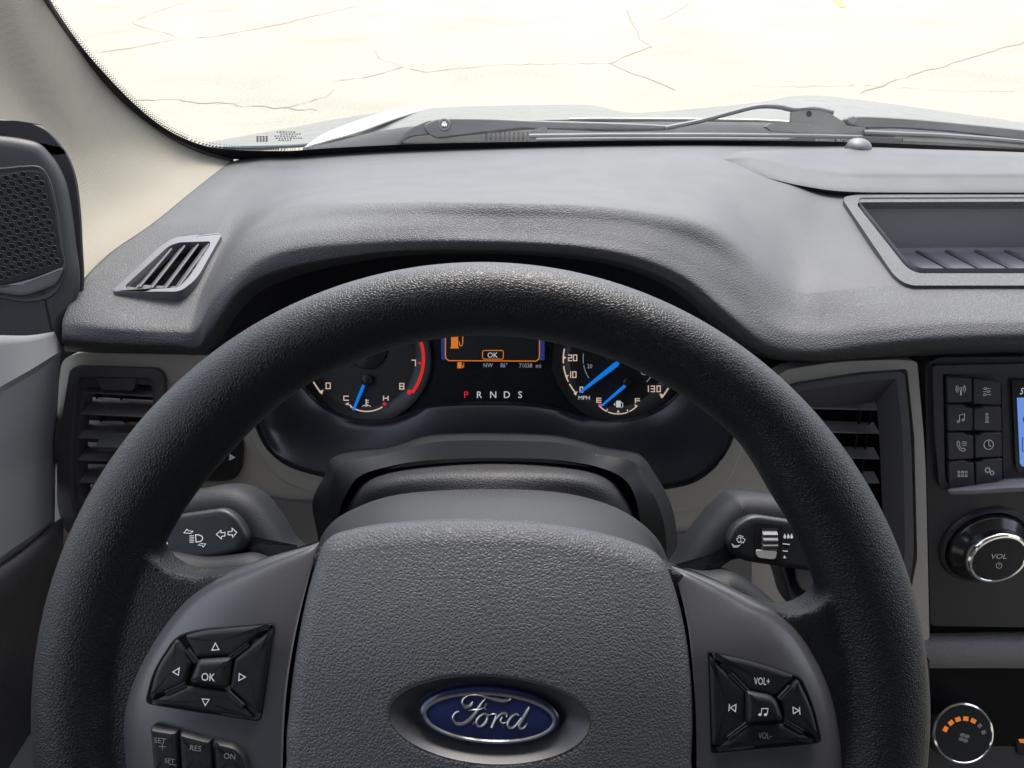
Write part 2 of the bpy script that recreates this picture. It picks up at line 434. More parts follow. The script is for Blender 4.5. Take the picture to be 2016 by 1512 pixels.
def ground_mat():
    m = bpy.data.materials.new('pale_concrete'); m.use_nodes = True; nt = m.node_tree; N = nt.nodes; L = nt.links; b = N['Principled BSDF']
    b.inputs['Roughness'].default_value = 0.85
    tc = N.new('ShaderNodeTexCoord'); co = tc.outputs['Object']
    n1 = N.new('ShaderNodeTexNoise'); n1.inputs['Scale'].default_value = 0.6; n1.inputs['Detail'].default_value = 8; L.new(co, n1.inputs['Vector'])
    n2 = N.new('ShaderNodeTexNoise'); n2.inputs['Scale'].default_value = 30; n2.inputs['Detail'].default_value = 6; L.new(co, n2.inputs['Vector'])
    ad = N.new('ShaderNodeMath'); ad.operation = 'ADD'; L.new(n1.outputs['Fac'], ad.inputs[0]); L.new(n2.outputs['Fac'], ad.inputs[1])
    r = N.new('ShaderNodeValToRGB'); r.color_ramp.elements[0].position = 0.75; r.color_ramp.elements[0].color = (0.168, 0.153, 0.114, 1)
    r.color_ramp.elements[1].position = 1.2; r.color_ramp.elements[1].color = (0.208, 0.193, 0.152, 1)
    L.new(ad.outputs[0], r.inputs[0])
    # faint hairline cracks
    nd = N.new('ShaderNodeTexNoise'); nd.inputs['Scale'].default_value = 1.2; nd.inputs['Detail'].default_value = 5; L.new(co, nd.inputs['Vector'])
    va = N.new('ShaderNodeVectorMath'); va.operation = 'MULTIPLY_ADD'; va.inputs[1].default_value = (1.2, 1.2, 0); L.new(nd.outputs['Color'], va.inputs[0]); L.new(co, va.inputs[2])
    v = N.new('ShaderNodeTexVoronoi'); v.feature = 'DISTANCE_TO_EDGE'; v.inputs['Scale'].default_value = 0.5; L.new(va.outputs[0], v.inputs['Vector'])
    mr = N.new('ShaderNodeMapRange'); mr.inputs[1].default_value = 0.0; mr.inputs[2].default_value = 0.010; mr.inputs[3].default_value = 0.15; mr.inputs[4].default_value = 0.0; L.new(v.outputs['Distance'], mr.inputs[0])
    mx = N.new('ShaderNodeMix'); mx.data_type = 'RGBA'; L.new(mr.outputs[0], mx.inputs[0]); L.new(r.outputs[0], mx.inputs[6]); mx.inputs[7].default_value = (0.14, 0.12, 0.08, 1)
    L.new(mx.outputs[2], b.inputs['Base Color']); return m
M['ground'] = ground_mat()
M['crack'] = mat('crack_line', (0.162, 0.140, 0.092), 0.9, var=0.3)
M['yellow'] = mat('yellow_paint', (0.62, 0.45, 0.03), 0.7)
def glass_mat():
    m = bpy.data.materials.new('windshield_glass'); m.use_nodes = True; nt = m.node_tree; N = nt.nodes; L = nt.links
    N.remove(N['Principled BSDF']); out = N['Material Output']
    t = N.new('ShaderNodeBsdfTransparent'); t.inputs[0].default_value = (0.97, 0.985, 0.975, 1)
    g = N.new('ShaderNodeBsdfGlossy'); g.inputs['Roughness'].default_value = 0.02
    f = N.new('ShaderNodeFresnel'); f.inputs[0].default_value = 1.35
    mx = N.new('ShaderNodeMixShader'); L.new(f.outputs[0], mx.inputs[0]); L.new(t.outputs[0], mx.inputs[1]); L.new(g.outputs[0], mx.inputs[2])
    d = N.new('ShaderNodeBsdfTranslucent'); d.inputs[0].default_value = (0.9, 0.9, 0.88, 1)
    tc = N.new('ShaderNodeTexCoord'); nz = N.new('ShaderNodeTexNoise'); nz.inputs['Scale'].default_value = 14; nz.inputs['Detail'].default_value = 9; nz.inputs['Roughness'].default_value = .7; L.new(tc.outputs['Object'], nz.inputs['Vector'])
    mr = N.new('ShaderNodeMapRange'); mr.inputs[1].default_value = .35; mr.inputs[2].default_value = .75; mr.inputs[3].default_value = .004; mr.inputs[4].default_value = .022; L.new(nz.outputs['Fac'], mr.inputs[0])
    m2 = N.new('ShaderNodeMixShader'); L.new(mr.outputs[0], m2.inputs[0]); L.new(mx.outputs[0], m2.inputs[1]); L.new(d.outputs[0], m2.inputs[2])
    L.new(m2.outputs[0], out.inputs[0]); return m
M['glass'] = glass_mat()

# ------------------------------------------------------------------ ground
gm = MB(); gm.add([(-150, -60, 0), (150, -60, 0), (150, 250, 0), (-150, 250, 0)], [(0, 1, 2, 3)])
g = build('ground', gm, M['ground'], smooth=0); g['kind'] = 'structure'
ck = MB()
def crack(pts, w=0.03):
    P = []
    for i, (x, y) in enumerate(densify(pts, 14, False)):
        p = WZ(x, y, 0.004); P.append(p + Vector((random.uniform(-.02, .02), random.uniform(-.05, .05), 0)))
    for i in range(len(P)-1):
        d = (P[i+1]-P[i]); nn = Vector((-d.y, d.x, 0)).normalized()*w*random.uniform(.12, .5)
        a, b = P[i], P[i+1]
        ck.add([a-nn, b-nn, b+nn, a+nn], [(0, 1, 2, 3)])
for pts, w in [([(185, 103), (250, 96), (340, 78), (420, 72), (540, 50), (700, 12)], .035), ([(420, 72), (350, 74), (275, 50), (262, 42), (330, 15), (380, 0)], .02),
               ([(270, 196), (350, 197), (470, 207), (625, 217)], .03), ([(560, 212), (640, 190), (655, 175)], .02), ([(655, 160), (740, 148), (792, 132), (840, 142), (960, 128), (1100, 125), (1200, 124), (1282, 90)], .025),
               ([(792, 132), (745, 115), (740, 100)], .02), ([(1282, 90), (1262, 78), (1245, 45), (1235, 20)], .025), ([(1200, 126), (1250, 145), (1300, 162), (1330, 175)], .02),
               ([(2016, 82), (1900, 118), (1780, 152), (1690, 182)], .03), ([(1300, 40), (1345, 14), (1370, 0)], .03), ([(1300, 92), (1400, 88), (1520, 100)], .012), ([(1480, 170), (1700, 168), (1900, 180), (2016, 178)], .012)]:
    crack(pts, w)
c = build('pavement_cracks', ck, M['crack'], smooth=0, doubles=False); c['kind'] = 'structure'
ym = MB(); ym.add([WZ(1630, -8, .008), WZ(1650, -8, .008), WZ(1668, 14, .008), WZ(1655, 14, .008)], [(3, 2, 1, 0)])
o = build('painted_line', ym, M['yellow'], smooth=0); o['kind'] = 'structure'

# ------------------------------------------------------------------ cab shell (unseen roof, floor and walls added to block sun and fill)
t = thing('cab_shade_shell', 'unseen cab shell added for shade, beige lined with dark carpet around the driver seat space', 'cab', (0, -1.3, 0.75))
m_ = MB(); m_.box((0.42, -0.46, 2.05), (1.75, 1.68, 0.05)); build('unseen_roof_lining', m_, M['lining'], t, mods=[bev(.01)])
m_ = MB(); m_.box((0.42, -0.15, 0.40), (1.75, 2.4, 0.04)); build('unseen_floor_carpet', m_, M['carpet'], t)
m_ = MB(); m_.box((0.42, -1.32, 1.40), (1.75, 0.05, 1.25)); build('unseen_rear_wall', m_, M['carpet'], t)  # windowless and dark to cut fill from behind
for x_ in (-.47, 1.31):
    m_ = MB(); m_.box((x_, -0.84, 1.66), (0.04, 0.94, 0.74)); build('rear_side_blocker', m_, M['carpet'], t)  # closed sides added to narrow the side-window light
m_ = MB(); m_.box((1.30, -0.3, 1.05), (0.05, 2.0, 0.50)); build('unseen_passenger_door_panel', m_, M['door'], t)
m_ = MB(); m_.box((-0.50, -0.42, 1.0), (0.05, 1.8, 0.60)); build('unseen_driver_door_panel', m_, M['door'], t)
m_ = MB(); m_.box((-0.02, -0.55, 1.25), (0.52, 0.16, 1.0)); m_.box((0.85, -0.55, 1.25), (0.52, 0.16, 1.0)); build('unseen_seat_backs', m_, M['door_leather'], t, mods=[bev(.05)])
m_ = MB(); m_.box((0.42, 1.02, 1.03), (1.75, 0.03, 0.50)); build('unseen_firewall', m_, M['carpet'], t)

# ------------------------------------------------------------------ hood
hd = thing('truck_hood', 'silver truck hood with raised domes seen low beyond the windshield', 'hood', W(1008, 240, 1.2))
Hb = [(380, 290, 1.12), (520, 288, 1.12), (600, 284, 1.13), (660, 276, 1.14), (860, 244, 1.18), (1000, 238, 1.20), (1180, 235, 1.20), (1330, 236, 1.20), (1480, 238, 1.20), (1640, 246, 1.18), (1800, 255, 1.16), (2100, 275, 1.14)]
Hm = [(410, 281, 1.35), (545, 266, 1.35), (640, 256, 1.36), (720, 244, 1.38), (870, 231, 1.4), (1010, 226, 1.42), (1170, 224, 1.42), (1330, 229, 1.42), (1480, 224, 1.42), (1650, 222, 1.4), (1810, 240, 1.38), (2100, 262, 1.36)]
Hs = [(440, 277, 1.8), (580, 251, 1.8), (680, 232, 1.85), (780, 219, 1.9), (880, 212, 1.95), (1020, 208, 2.0), (1165, 208, 2.0), (1230, 224, 2.0), (1470, 205, 2.0), (1600, 188, 1.95), (1850, 218, 1.9), (2100, 255, 1.8)]
Hf = [(450, 300, 2.0), (590, 285, 2.05), (690, 270, 2.1), (790, 262, 2.2), (890, 258, 2.25), (1020, 255, 2.3), (1165, 255, 2.3), (1230, 262, 2.3), (1470, 255, 2.3), (1600, 245, 2.25), (1850, 265, 2.2), (2100, 290, 2.1)]
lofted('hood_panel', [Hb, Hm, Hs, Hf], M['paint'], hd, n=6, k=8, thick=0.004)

M['paint_highlight'] = mat('hood_highlight_paint', (0.21, 0.205, 0.185), 0.3, coat=.3)  # bright hood reflections put into a lighter paint
mb = MB(); mb.tube([W(x, y, Y_-.004) for x, y, Y_ in spl([(1120, 235, 1.20), (1180, 234, 1.20), (1330, 235, 1.20), (1480, 237, 1.20), (1560, 241, 1.19)], 6)], .0022, 8); build('rear_edge_highlight', mb, M['paint_highlight'], hd)  # pale tube: glint along the hood's rear edge painted in
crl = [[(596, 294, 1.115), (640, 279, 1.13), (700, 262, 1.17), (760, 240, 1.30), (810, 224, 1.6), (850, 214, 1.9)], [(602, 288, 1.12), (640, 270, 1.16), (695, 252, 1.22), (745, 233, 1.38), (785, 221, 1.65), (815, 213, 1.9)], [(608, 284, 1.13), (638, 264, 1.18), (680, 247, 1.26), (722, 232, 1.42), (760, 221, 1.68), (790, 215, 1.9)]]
lofted('crease_highlight', [[(x, y-1.5, Y_-.02) for x, y, Y_ in l] for l in crl], M['paint_highlight'], hd, n=6, k=3, thick=.003)  # pale strip: reflected light on the hood crease painted in
# cowl
cw = thing('cowl_panel', 'black plastic cowl with slotted grille under the wiper arms', 'cowl', W(1100, 280, 1.1))
Ca = [(600, 296, 1.06), (760, 296, 1.06), (960, 292, 1.06), (1200, 290, 1.06), (1500, 290, 1.06), (1800, 294, 1.06), (2100, 304, 1.06)]
Cb = [(600, 290, 1.10), (790, 262, 1.10), (960, 254, 1.10), (1200, 250, 1.11), (1500, 250, 1.11), (1800, 260, 1.10), (2100, 280, 1.10)]
Cc = [(640, 281, 1.14), (800, 250, 1.14), (960, 244, 1.15), (1200, 240, 1.15), (1500, 241, 1.15), (1800, 252, 1.14), (2100, 272, 1.13)]
lofted('panel', [Ca, Cb, Cc], M['cowl'], cw, n=8, k=4)
WPL = Plane(W(1100, 270, 1.085), Vector((0, -1, 0.35)))
mb = MB()
for i in range(10): mb.box(WPL.px(958+i*9, 266, .004), (0.0022, 0.008, 0.006), (WPL.u, WPL.v, WPL.n))
build('grille_slots', mb, M['wiper'], cw)

# wipers
def wpt(x, y, Y=1.05): return W(x, y, Y)
wl = thing('wiper', 'left windshield wiper with round pivot nut, grey arm and long black blade', 'wiper', wpt(875, 250))
APL = Plane(W(1000, 250, 1.07), Vector((0, -1, 0.3)))
arm = spl([(842, 262), (835, 248), (850, 238), (875, 233), (960, 233), (1060, 237), (1200, 241), (1320, 247), (1320, 255), (1200, 258), (1060, 254), (960, 262), (900, 268), (862, 272)], 5, True)
dome('arm', APL, arm, [(0, -.008), (0, 0), (.0015, .002)], M['wiper'], wl, crown=.0015)
tail = spl([(778, 284), (790, 270), (805, 256), (830, 243), (852, 238), (850, 262), (815, 268), (795, 276), (785, 288)], 4, True)
dome('arm_tail', APL, tail, [(0, -.012), (0, -.004), (.0015, -.003)], M['wiper'], wl)
mb = MB(); cu_, cv_ = APL.pxuv(875, 245, .006)
mb.lathe(APL, cu_, cv_, [(.0085, .001), (.0085, .006), (.0075, .0075), (.0055, .0075), (.005, .004), (.0001, .004)], 24); build('pivot_cap', mb, M['wiper_grey'], wl)
mb = MB(); mb.lathe(APL, cu_, cv_, [(.0045, .003), (.0042, .009), (.003, .0095), (.0001, .0095)], 6); build('pivot_nut', mb, M['chrome'], wl)
slab('claw', APL, rc([(1040, 262), (1052, 254), (1075, 249), (1080, 258), (1062, 266), (1056, 276), (1036, 275)], 3), .008, M['wiper_grey'], wl, h=.004, bw=.001)
mb = MB(); mb.tube([W(x, y, 1.035) for x, y in [(1042, 268), (1200, 266), (1400, 266), (1600, 268), (1760, 272)]], .0045, 8, flat=.7); build('blade', mb, M['wiper'], wl)
mb = MB(); mb.tube([W(x, y, 1.030) for x, y in [(1056, 275), (1200, 273), (1400, 273), (1600, 275), (1770, 279)]], .003, 8, flat=.8); build('rubber_edge', mb, M['wiper_grey'], wl)
slab('blade_end_cap', Plane(W(1600, 276, 1.022), Vector((0, -1, .3))), [(1540, 280), (1556, 272), (1600, 269), (1772, 273), (1776, 282), (1770, 284)], .006, M['seal'], wl, h=0, bw=0)
EPL = Plane(W(1600, 276, 1.0215), Vector((0, -1, .3)))
text('lettering', 'SUPERIOR WIPER', EPL, 1655, 277, 6, M['markdim'], wl, mirror=True, shear=.5, sx=1.55)
wr = thing('wiper', 'right windshield wiper with bent hook arm and bracket over the left blade', 'wiper', wpt(1600, 240))
BPL = Plane(W(1600, 240, 1.06), Vector((0, -1, .3)))
mb = MB(); mb.tube([W(x, y, 1.065) for x, y in spl([(1310, 252), (1380, 238), (1440, 222), (1490, 210), (1530, 210), (1562, 216), (1600, 214), (1640, 222)], 4)], .0032, 8); build('hook_arm', mb, M['wiper'], wr)
slab('bracket', BPL, spl([(1556, 246), (1558, 220), (1590, 214), (1618, 216), (1640, 226), (1662, 240), (1668, 248)], 1), .006, M['wiper_grey'], wr, h=.002, bw=.0008)
slab('bracket_base', BPL, rc([(1506, 249), (1518, 243), (1530, 240), (1600, 243), (1700, 250), (1712, 254), (1708, 265), (1600, 263), (1520, 258)], 3), .010, M['wiper_grey'], wr, h=.008, bw=.0012)
mb = MB(); mb.poly(BPL, ell(1593, 224, 5.5, 6, 16), .0027); build('bracket_hole', mb, M['gap'], wr, 0); mb = MB(); mb.poly(BPL, ell(1707, 252, 2.5, 2.5, 10), .0085); build('bracket_hole', mb, M['gap'], wr, 0)
mb = MB(); cu_, cv_ = BPL.pxuv(1678, 237, .004); mb.lathe(BPL, cu_, cv_, [(.006, 0), (.006, .004), (.0045, .006), (.0001, .006)], 20); build('pivot_cap', mb, M['wiper_grey'], wr)
arm2 = spl([(1662, 240), (1680, 229), (1760, 231), (1900, 243), (2060, 262), (2060, 280), (1900, 262), (1780, 253), (1700, 252)], 4, True)
dome('arm', BPL, arm2, [(0, -.008), (0, -.001), (.0015, .001)], M['wiper'], wr)
mb = MB(); mb.tube([W(x, y, 1.035) for x, y in [(1700, 261), (1850, 267), (1950, 274), (2060, 284)]], .005, 8, flat=.7); build('blade', mb, M['wiper'], wr)
mb = MB(); mb.tube([W(x, y, 1.030) for x, y in [(1776, 276), (1850, 279), (1950, 285), (2060, 294)]], .0028, 8); build('rubber_edge', mb, M['wiper_grey'], wr)

# ------------------------------------------------------------------ windshield
GP = plane3(W(457, 316, .990), W(1700, 290, 1.012), W(80, -20, .815))
ws = thing('windshield', 'clear windshield with black dotted edge band above the dashboard', 'windshield', W(960, 290, 1.0))
mb = MB(); mb.add([GP.px(60, -60, 0), GP.px(2250, -60, 0), GP.px(2250, 330, 0), GP.px(380, 330, 0), GP.px(230, 230, 0)], [(0, 4, 3, 2, 1)])
build('glass_pane', mb, M['glass'], ws, 0)
EDGE = [(66, -40), (96, 8), (140, 72), (200, 142), (262, 206), (325, 256), (390, 286), (450, 297), (560, 300), (640, 295), (800, 287), (960, 283), (1300, 279), (1600, 281), (1800, 287), (2080, 300)]
ES = spl(EDGE, 8)
mb = MB()
def off(ps, d):
    out = []
    for i, p in enumerate(ps):
        a = ps[max(i-1, 0)]; b = ps[min(i+1, len(ps)-1)]; tx, ty = b[0]-a[0], b[1]-a[1]; l = math.hypot(tx, ty); out.append((p[0]+ty/l*d, p[1]-tx/l*d))
    return out
A_, B_ = off(ES, 3), off(ES, -16)
mb.grid([[GP.px(x, y, .001) for x, y in A_], [GP.px(x, y, .001) for x, y in B_]])
build('frit_band', mb, M['seal'], ws, 0)
mb = MB(); DE = densify(ES, 4.4, False)
for r_, d_ in ((1.55, 4.8), (1.35, 8.0), (1.05, 11.0)):
    O = off(DE, d_)
    for i, (x, y) in enumerate(O):
        if x > 620 and d_ > 5: continue
        if x > 560: r_ = .9
        if i % 1 == 0: mb.poly(GP, ell(x+(1.2 if d_ == 8.0 else 0), y+(1.8 if d_ == 8.0 else 0), r_, r_, 7), .001)
build('frit_dots', mb, M['seal'], ws, 0, doubles=False)
# small certification marks etched in the lower corner
mb = MB()
for i in range(4):
    for j in range(3):
        mb.poly(GP, [(505+i*6, 268+j*4), (509+i*6, 268+j*4), (509+i*6, 271+j*4), (505+i*6, 271+j*4)], .001)
for j, (a, b) in enumerate([(545, 580), (552, 590), (540, 585), (543, 592), (548, 572)]):
    x = a
    while x < b: w_ = random.uniform(2, 5); mb.poly(GP, [(x, 259+j*4), (x+w_, 259+j*4), (x+w_, 261+j*4), (x, 261+j*4)], .001); x += w_+2
build('etched_marks', mb, M['cowl'], ws, 0, doubles=False)

# ------------------------------------------------------------------ A-pillar
pl_ = thing('pillar_trim', 'beige woven fabric pillar trim beside the windshield', 'pillar trim', W(200, 500, .62))
E = [[(62, -60, .785), (80, -20, .80), (105, 25, .825), (152, 92, .86), (211, 164, .90), (272, 225, .93), (335, 270, .955), (395, 299, .972), (460, 318, .985)],
     [(45, -60, .77), (62, -20, .785), (88, 30, .805), (136, 104, .84), (192, 180, .875), (250, 244, .90), (312, 292, .925), (375, 322, .945), (440, 334, .955)],
     [(0, -60, .73), (15, -20, .735), (40, 50, .75), (85, 135, .78), (135, 215, .81), (190, 285, .835), (250, 335, .85), (320, 365, .87), (400, 372, .89)],
     [(-60, -60, .69), (-45, -10, .69), (-20, 70, .70), (25, 170, .725), (75, 255, .75), (125, 330, .765), (185, 390, .775), (250, 420, .785), (325, 428, .79)],
     [(-110, -40, .65), (-100, 20, .65), (-75, 110, .65), (-25, 215, .66), (30, 300, .675), (85, 380, .69), (135, 445, .70), (185, 480, .70), (240, 490, .70)],
     [(-160, 0, .62), (-150, 60, .61), (-120, 160, .61), (-70, 270, .61), (-10, 360, .615), (50, 440, .62), (95, 510, .62), (130, 555, .62), (160, 580, .62)]]
lofted('trim_panel', E, M['pillar'], pl_, n=8, k=6, thick=.004)
mb = MB(); mb.tube([W(x-1, y-1, Yy+.002) for x, y, Yy in spl(E[0], 6)], .0042, 8); build('edge_seal', mb, M['seal'], pl_)

# ------------------------------------------------------------------ speaker pod + door
SPN = Plane(W(155, 520, .60), Vector((.50, -.80, .34)))
sp = thing('speaker', 'black perforated speaker in a dark plastic pod below the pillar', 'speaker', W(90, 690, .55))
pod = spl([(-80, 262), (0, 265), (50, 272), (78, 281), (98, 300), (116, 325), (132, 362), (143, 420), (150, 480), (158, 548), (150, 600), (128, 650), (126, 686), (60, 692), (-20, 690), (-90, 680)], 5, True)
dome('housing', SPN, pod, [(0, -.03), (0, -.006), (.002, -.002), (.006, 0), (.010, .0006)], M['speaker'], sp, crown=0, rings=8)
rec = spl([(-80, 330), (0, 330), (45, 326), (80, 328), (100, 355), (114, 410), (124, 480), (130, 530), (120, 565), (95, 588), (50, 596), (0, 588), (-80, 580)], 5, True)
dome('grille_frame', SPN, rec, [(0, .0004), (.001, .0014), (.003, .0010), (.006, -.0005)], M['speaker'], sp)
gr_out = spl([(-80, 345), (0, 345), (50, 335), (84, 342), (98, 372), (110, 430), (119, 490), (122, 524), (60, 548), (0, 562), (-80, 575)], 5, True)
GRH = .0016
dome('grille', SPN, gr_out, [(0, .0004), (.0008, GRH), (.002, GRH)], M['grille'], sp, rings=3)
def inside(p, poly):
    x, y = p; c_ = False; j = len(poly)-1
    for i in range(len(poly)):
        xi, yi = poly[i][0], poly[i][1]; xj, yj = poly[j][0], poly[j][1]
        if (yi > y) != (yj > y) and x < (xj-xi)*(y-yi)/(yj-yi)+xi: c_ = not c_
        j = i
    return c_
guv = inset_uv([SPN.pxuv(x, y, GRH) for x, y in gr_out], .0025) if True else None
us = [p[0] for p in guv]; vs_ = [p[1] for p in guv]; mh = MB(); mr_ = MB(); pit = .0060; j = 0; v0 = min(vs_)
while v0 < max(vs_):
    u0 = min(us)+(pit/2 if j % 2 else 0)
    while u0 < max(us):
        a_, b_ = u0+.12*v0, v0+.10*u0
        if inside((a_, b_), guv) and abs((SPN.P(a_, b_)-EYE).normalized().x) < .8:
            mh.add([SPN.P(a_+.0020*math.cos(q*math.pi/5), b_+.0020*math.sin(q*math.pi/5), GRH+.00015) for q in range(10)], [tuple(range(10))])
            rr = [[SPN.P(a_+r_*math.cos(q*math.pi/5), b_+r_*math.sin(q*math.pi/5), GRH+h_) for q in range(10)] for r_, h_ in ((.0026, .0), (.0023, .0004), (.0020, .0001))]
            mr_.grid(rr, closed_u=True)
        u0 += pit
    v0 += pit*.866; j += 1
hole_o = build('perforations', mh, M['gap'], sp, 0, doubles=False); build('perforation_rims', mr_, M['speaker'], sp, doubles=False)
lip = spl([(-60, 566), (0, 562), (60, 549), (122, 526), (120, 545), (108, 562), (80, 574), (45, 583), (0, 578), (-60, 570)], 4, True)
dome('lower_lip', SPN, lip, [(0, 0), (.001, .003), (.0025, .0036)], M['silver'], sp)

dr = thing('door_panel', 'grey driver door panel with sloping crease left of the side vent', 'door', W(0, 1200, .42))
D0 = [(-120, 660, .345), (-60, 660, .395), (0, 660, .455), (60, 660, .515), (122, 650, .585)]
D1 = [(-120, 840, .31), (-60, 801, .36), (0, 762, .425), (60, 728, .485), (121, 690, .56)]
D1b = [(-120, 852, .312), (-60, 812, .364), (0, 774, .43), (60, 740, .492), (119, 700, .568)]
D2 = [(-120, 1000, .31), (-60, 970, .36), (0, 940, .425), (60, 905, .49), (110, 870, .57)]
D3 = [(-120, 1185, .29), (-60, 1145, .34), (0, 1098, .40), (60, 1056, .46), (108, 1022, .53)]
D4 = [(-120, 1240, .33), (-60, 1200, .38), (0, 1150, .44), (60, 1100, .50), (108, 1062, .57)]
lofted('upper_panel', [D0, D1, D1b, D2, D3, D4], M['door'], dr, n=5, k=5, linear=True, smooth=15)
A0 = [(-120, 1190, .31), (-60, 1150, .36), (0, 1105, .42), (60, 1062, .48), (125, 1016, .54)]
A1 = [(-120, 1215, .28), (-60, 1175, .33), (0, 1130, .39), (60, 1085, .45), (125, 1040, .52)]
A2 = [(-120, 1260, .275), (-60, 1225, .325), (0, 1175, .385), (60, 1125, .445), (125, 1080, .52)]
A3 = [(-120, 1330, .29), (-60, 1310, .34), (0, 1270, .40), (60, 1230, .46), (125, 1180, .53)]
A4 = [(-120, 1700, .30), (-60, 1700, .34), (0, 1700, .40), (60, 1700, .44), (125, 1700, .48)]
gk = spl([(-90, 232), (0, 234), (50, 240), (88, 252), (116, 278), (138, 312), (152, 355), (160, 420), (163, 480), (166, 548), (158, 600), (128, 650), (60, 692), (-90, 680)], 4, True)
slab('door_frame_and_shade', SPN, gk, .02, M['seal'], dr, h=-.010, bw=.004)  # black sheet: door frame plus painted shade on the pillar behind the pod
lofted('armrest', [A0, A1, A2, A3, A4], M['door_leather'], dr, n=5, k=5)

# ------------------------------------------------------------------ dashboard
ds = thing('dashboard', 'grey grained dashboard top with a hooded brow over the instruments', 'dashboard', W(960, 700, .60))
COLS = [
 [(456, 317, .985), (425, 340, .93), (379, 376, .86), (300, 440, .745), (208, 505, .66), (150, 570, .60), (122, 640, .565), (122, 668, .56), (128, 692, .585)],
 [(490, 311, .99), (465, 338, .93), (425, 376, .86), (365, 445, .745), (290, 525, .65), (245, 590, .60), (225, 650, .563), (225, 676, .56), (225, 695, .585)],
 [(530, 307, .99), (508, 337, .93), (470, 378, .86), (430, 440, .75), (392, 520, .66), (365, 600, .605), (345, 655, .566), (345, 680, .562), (345, 697, .585)],
 [(580, 303, 1.0), (562, 336, .93), (535, 375, .85), (490, 425, .76), (440, 500, .68), (405, 580, .61), (388, 650, .566), (388, 684, .563), (390, 700, .585)],
 [(640, 299, 1.0), (630, 333, .92), (620, 366, .82), (570, 408, .71), (500, 455, .64), (462, 505, .595), (428, 585, .562), (415, 650, .556), (420, 690, .59)],
 [(710, 295, 1.0), (705, 330, .91), (700, 364, .80), (665, 402, .67), (620, 432, .615), (575, 462, .578), (535, 505, .556), (510, 545, .556), (520, 570, .60)],
 [(800, 291, 1.0), (800, 328, .90), (800, 364, .78), (790, 399, .645), (775, 425, .597), (760, 452, .568), (745, 480, .555), (735, 497, .558), (740, 510, .61)],
 [(960, 287, 1.0), (960, 324, .89), (960, 362, .76), (960, 400, .632), (960, 428, .590), (960, 454, .566), (960, 477, .553), (960, 492, .558), (960, 500, .61)],
 [(1130, 284, 1.0), (1130, 320, .89), (1130, 362, .76), (1130, 404, .635), (1130, 433, .592), (1130, 462, .567), (1130, 486, .554), (1130, 501, .559), (1130, 510, .61)],
 [(1270, 283, 1.0), (1275, 319, .89), (1275, 368, .76), (1280, 420, .645), (1275, 450, .600), (1265, 482, .570), (1250, 508, .555), (1245, 523, .559), (1245, 534, .61)],
 [(1370, 283, 1.0), (1385, 324, .88), (1395, 385, .755), (1400, 452, .655), (1385, 487, .608), (1368, 520, .575), (1348, 549, .556), (1340, 564, .559), (1335, 578, .61)],
 [(1450, 284, 1.0), (1475, 345, .85), (1485, 430, .728), (1490, 520, .638), (1470, 556, .594), (1450, 590, .570), (1430, 617, .553), (1420, 632, .558), (1410, 645, .61)],
 [(1520, 285, 1.0), (1550, 370, .82), (1560, 470, .705), (1560, 570, .614), (1545, 615, .583), (1528, 650, .562), (1510, 680, .553), (1502, 695, .556), (1490, 700, .60)],
 [(1600, 287, 1.0), (1618, 382, .82), (1625, 490, .690), (1625, 575, .610), (1618, 625, .580), (1608, 662, .560), (1600, 694, .551), (1598, 706, .555), (1590, 712, .59)],
 [(1700, 289, 1.0), (1705, 384, .82), (1710, 490, .693), (1715, 565, .617), (1715, 615, .580), (1715, 655, .559), (1712, 682, .552), (1712, 697, .555), (1710, 706, .59)],
 [(1850, 295, 1.0), (1850, 384, .82), (1852, 480, .700), (1855, 560, .621), (1858, 605, .582), (1860, 642, .558), (1860, 668, .550), (1860, 684, .553), (1860, 700, .59)],
 [(2120, 306, 1.0), (2120, 384, .82), (2120, 480, .700), (2120, 560, .621), (2120, 605, .582), (2120, 636, .558), (2120, 660, .550), (2120, 676, .553), (2120, 694, .59)]]
for ci in range(4, 12):
    c_ = COLS[ci]; k_ = 1.0 if 5 <= ci <= 10 else .5
    for idx, dY in ((3, -.030), (4, .000), (5, .011), (6, .013), (7, .010)): c_[idx] = (c_[idx][0], c_[idx][1], c_[idx][2]+dY*k_)
dash_lines = [list(l) for l in zip(*COLS)]
tray_hole = [(1682, 397), (2300, 397), (2300, 552), (1782, 552)]
vent_hole = [(242, 562), (330, 478), (352, 470), (418, 470), (372, 540), (350, 566)]
lofted('dash_top', dash_lines, [M['dash'], M['dash_fine']], ds, n=14, k=10, thick=0.0025, smooth=180, mn=True, split=30,
       keep=lambda x, y: not inside((x, y), tray_hole) and not inside((x, y), vent_hole))
# raised centre pad at the back
Pa = [(1380, 318, .93), (1440, 303, .945), (1490, 296, .955), (1700, 292, .97), (1900, 296, .97), (2120, 304, .97)]
Pb = [(1385, 320, .92), (1470, 309, .905), (1560, 326, .872), (1660, 340, .853), (1800, 342, .853), (2120, 342, .853)]
Pc = [(1390, 322, .92), (1478, 316, .893), (1562, 334, .862), (1658, 348, .845), (1800, 350, .845), (2120, 350, .845)]
Pd = [(1396, 328, .915), (1500, 348, .852), (1580, 366, .826), (1665, 377, .812), (1800, 379, .811), (2120, 379, .811)]
Pe = [(1400, 332, .93), (1500, 356, .87), (1580, 374, .845), (1665, 386, .83), (1800, 387, .828), (2120, 387, .828)]
lofted('centre_pad', [Pa, Pb, Pc, Pd, Pe], M['dash_fine'], ds, n=8, k=5, mn=True, smooth=60)

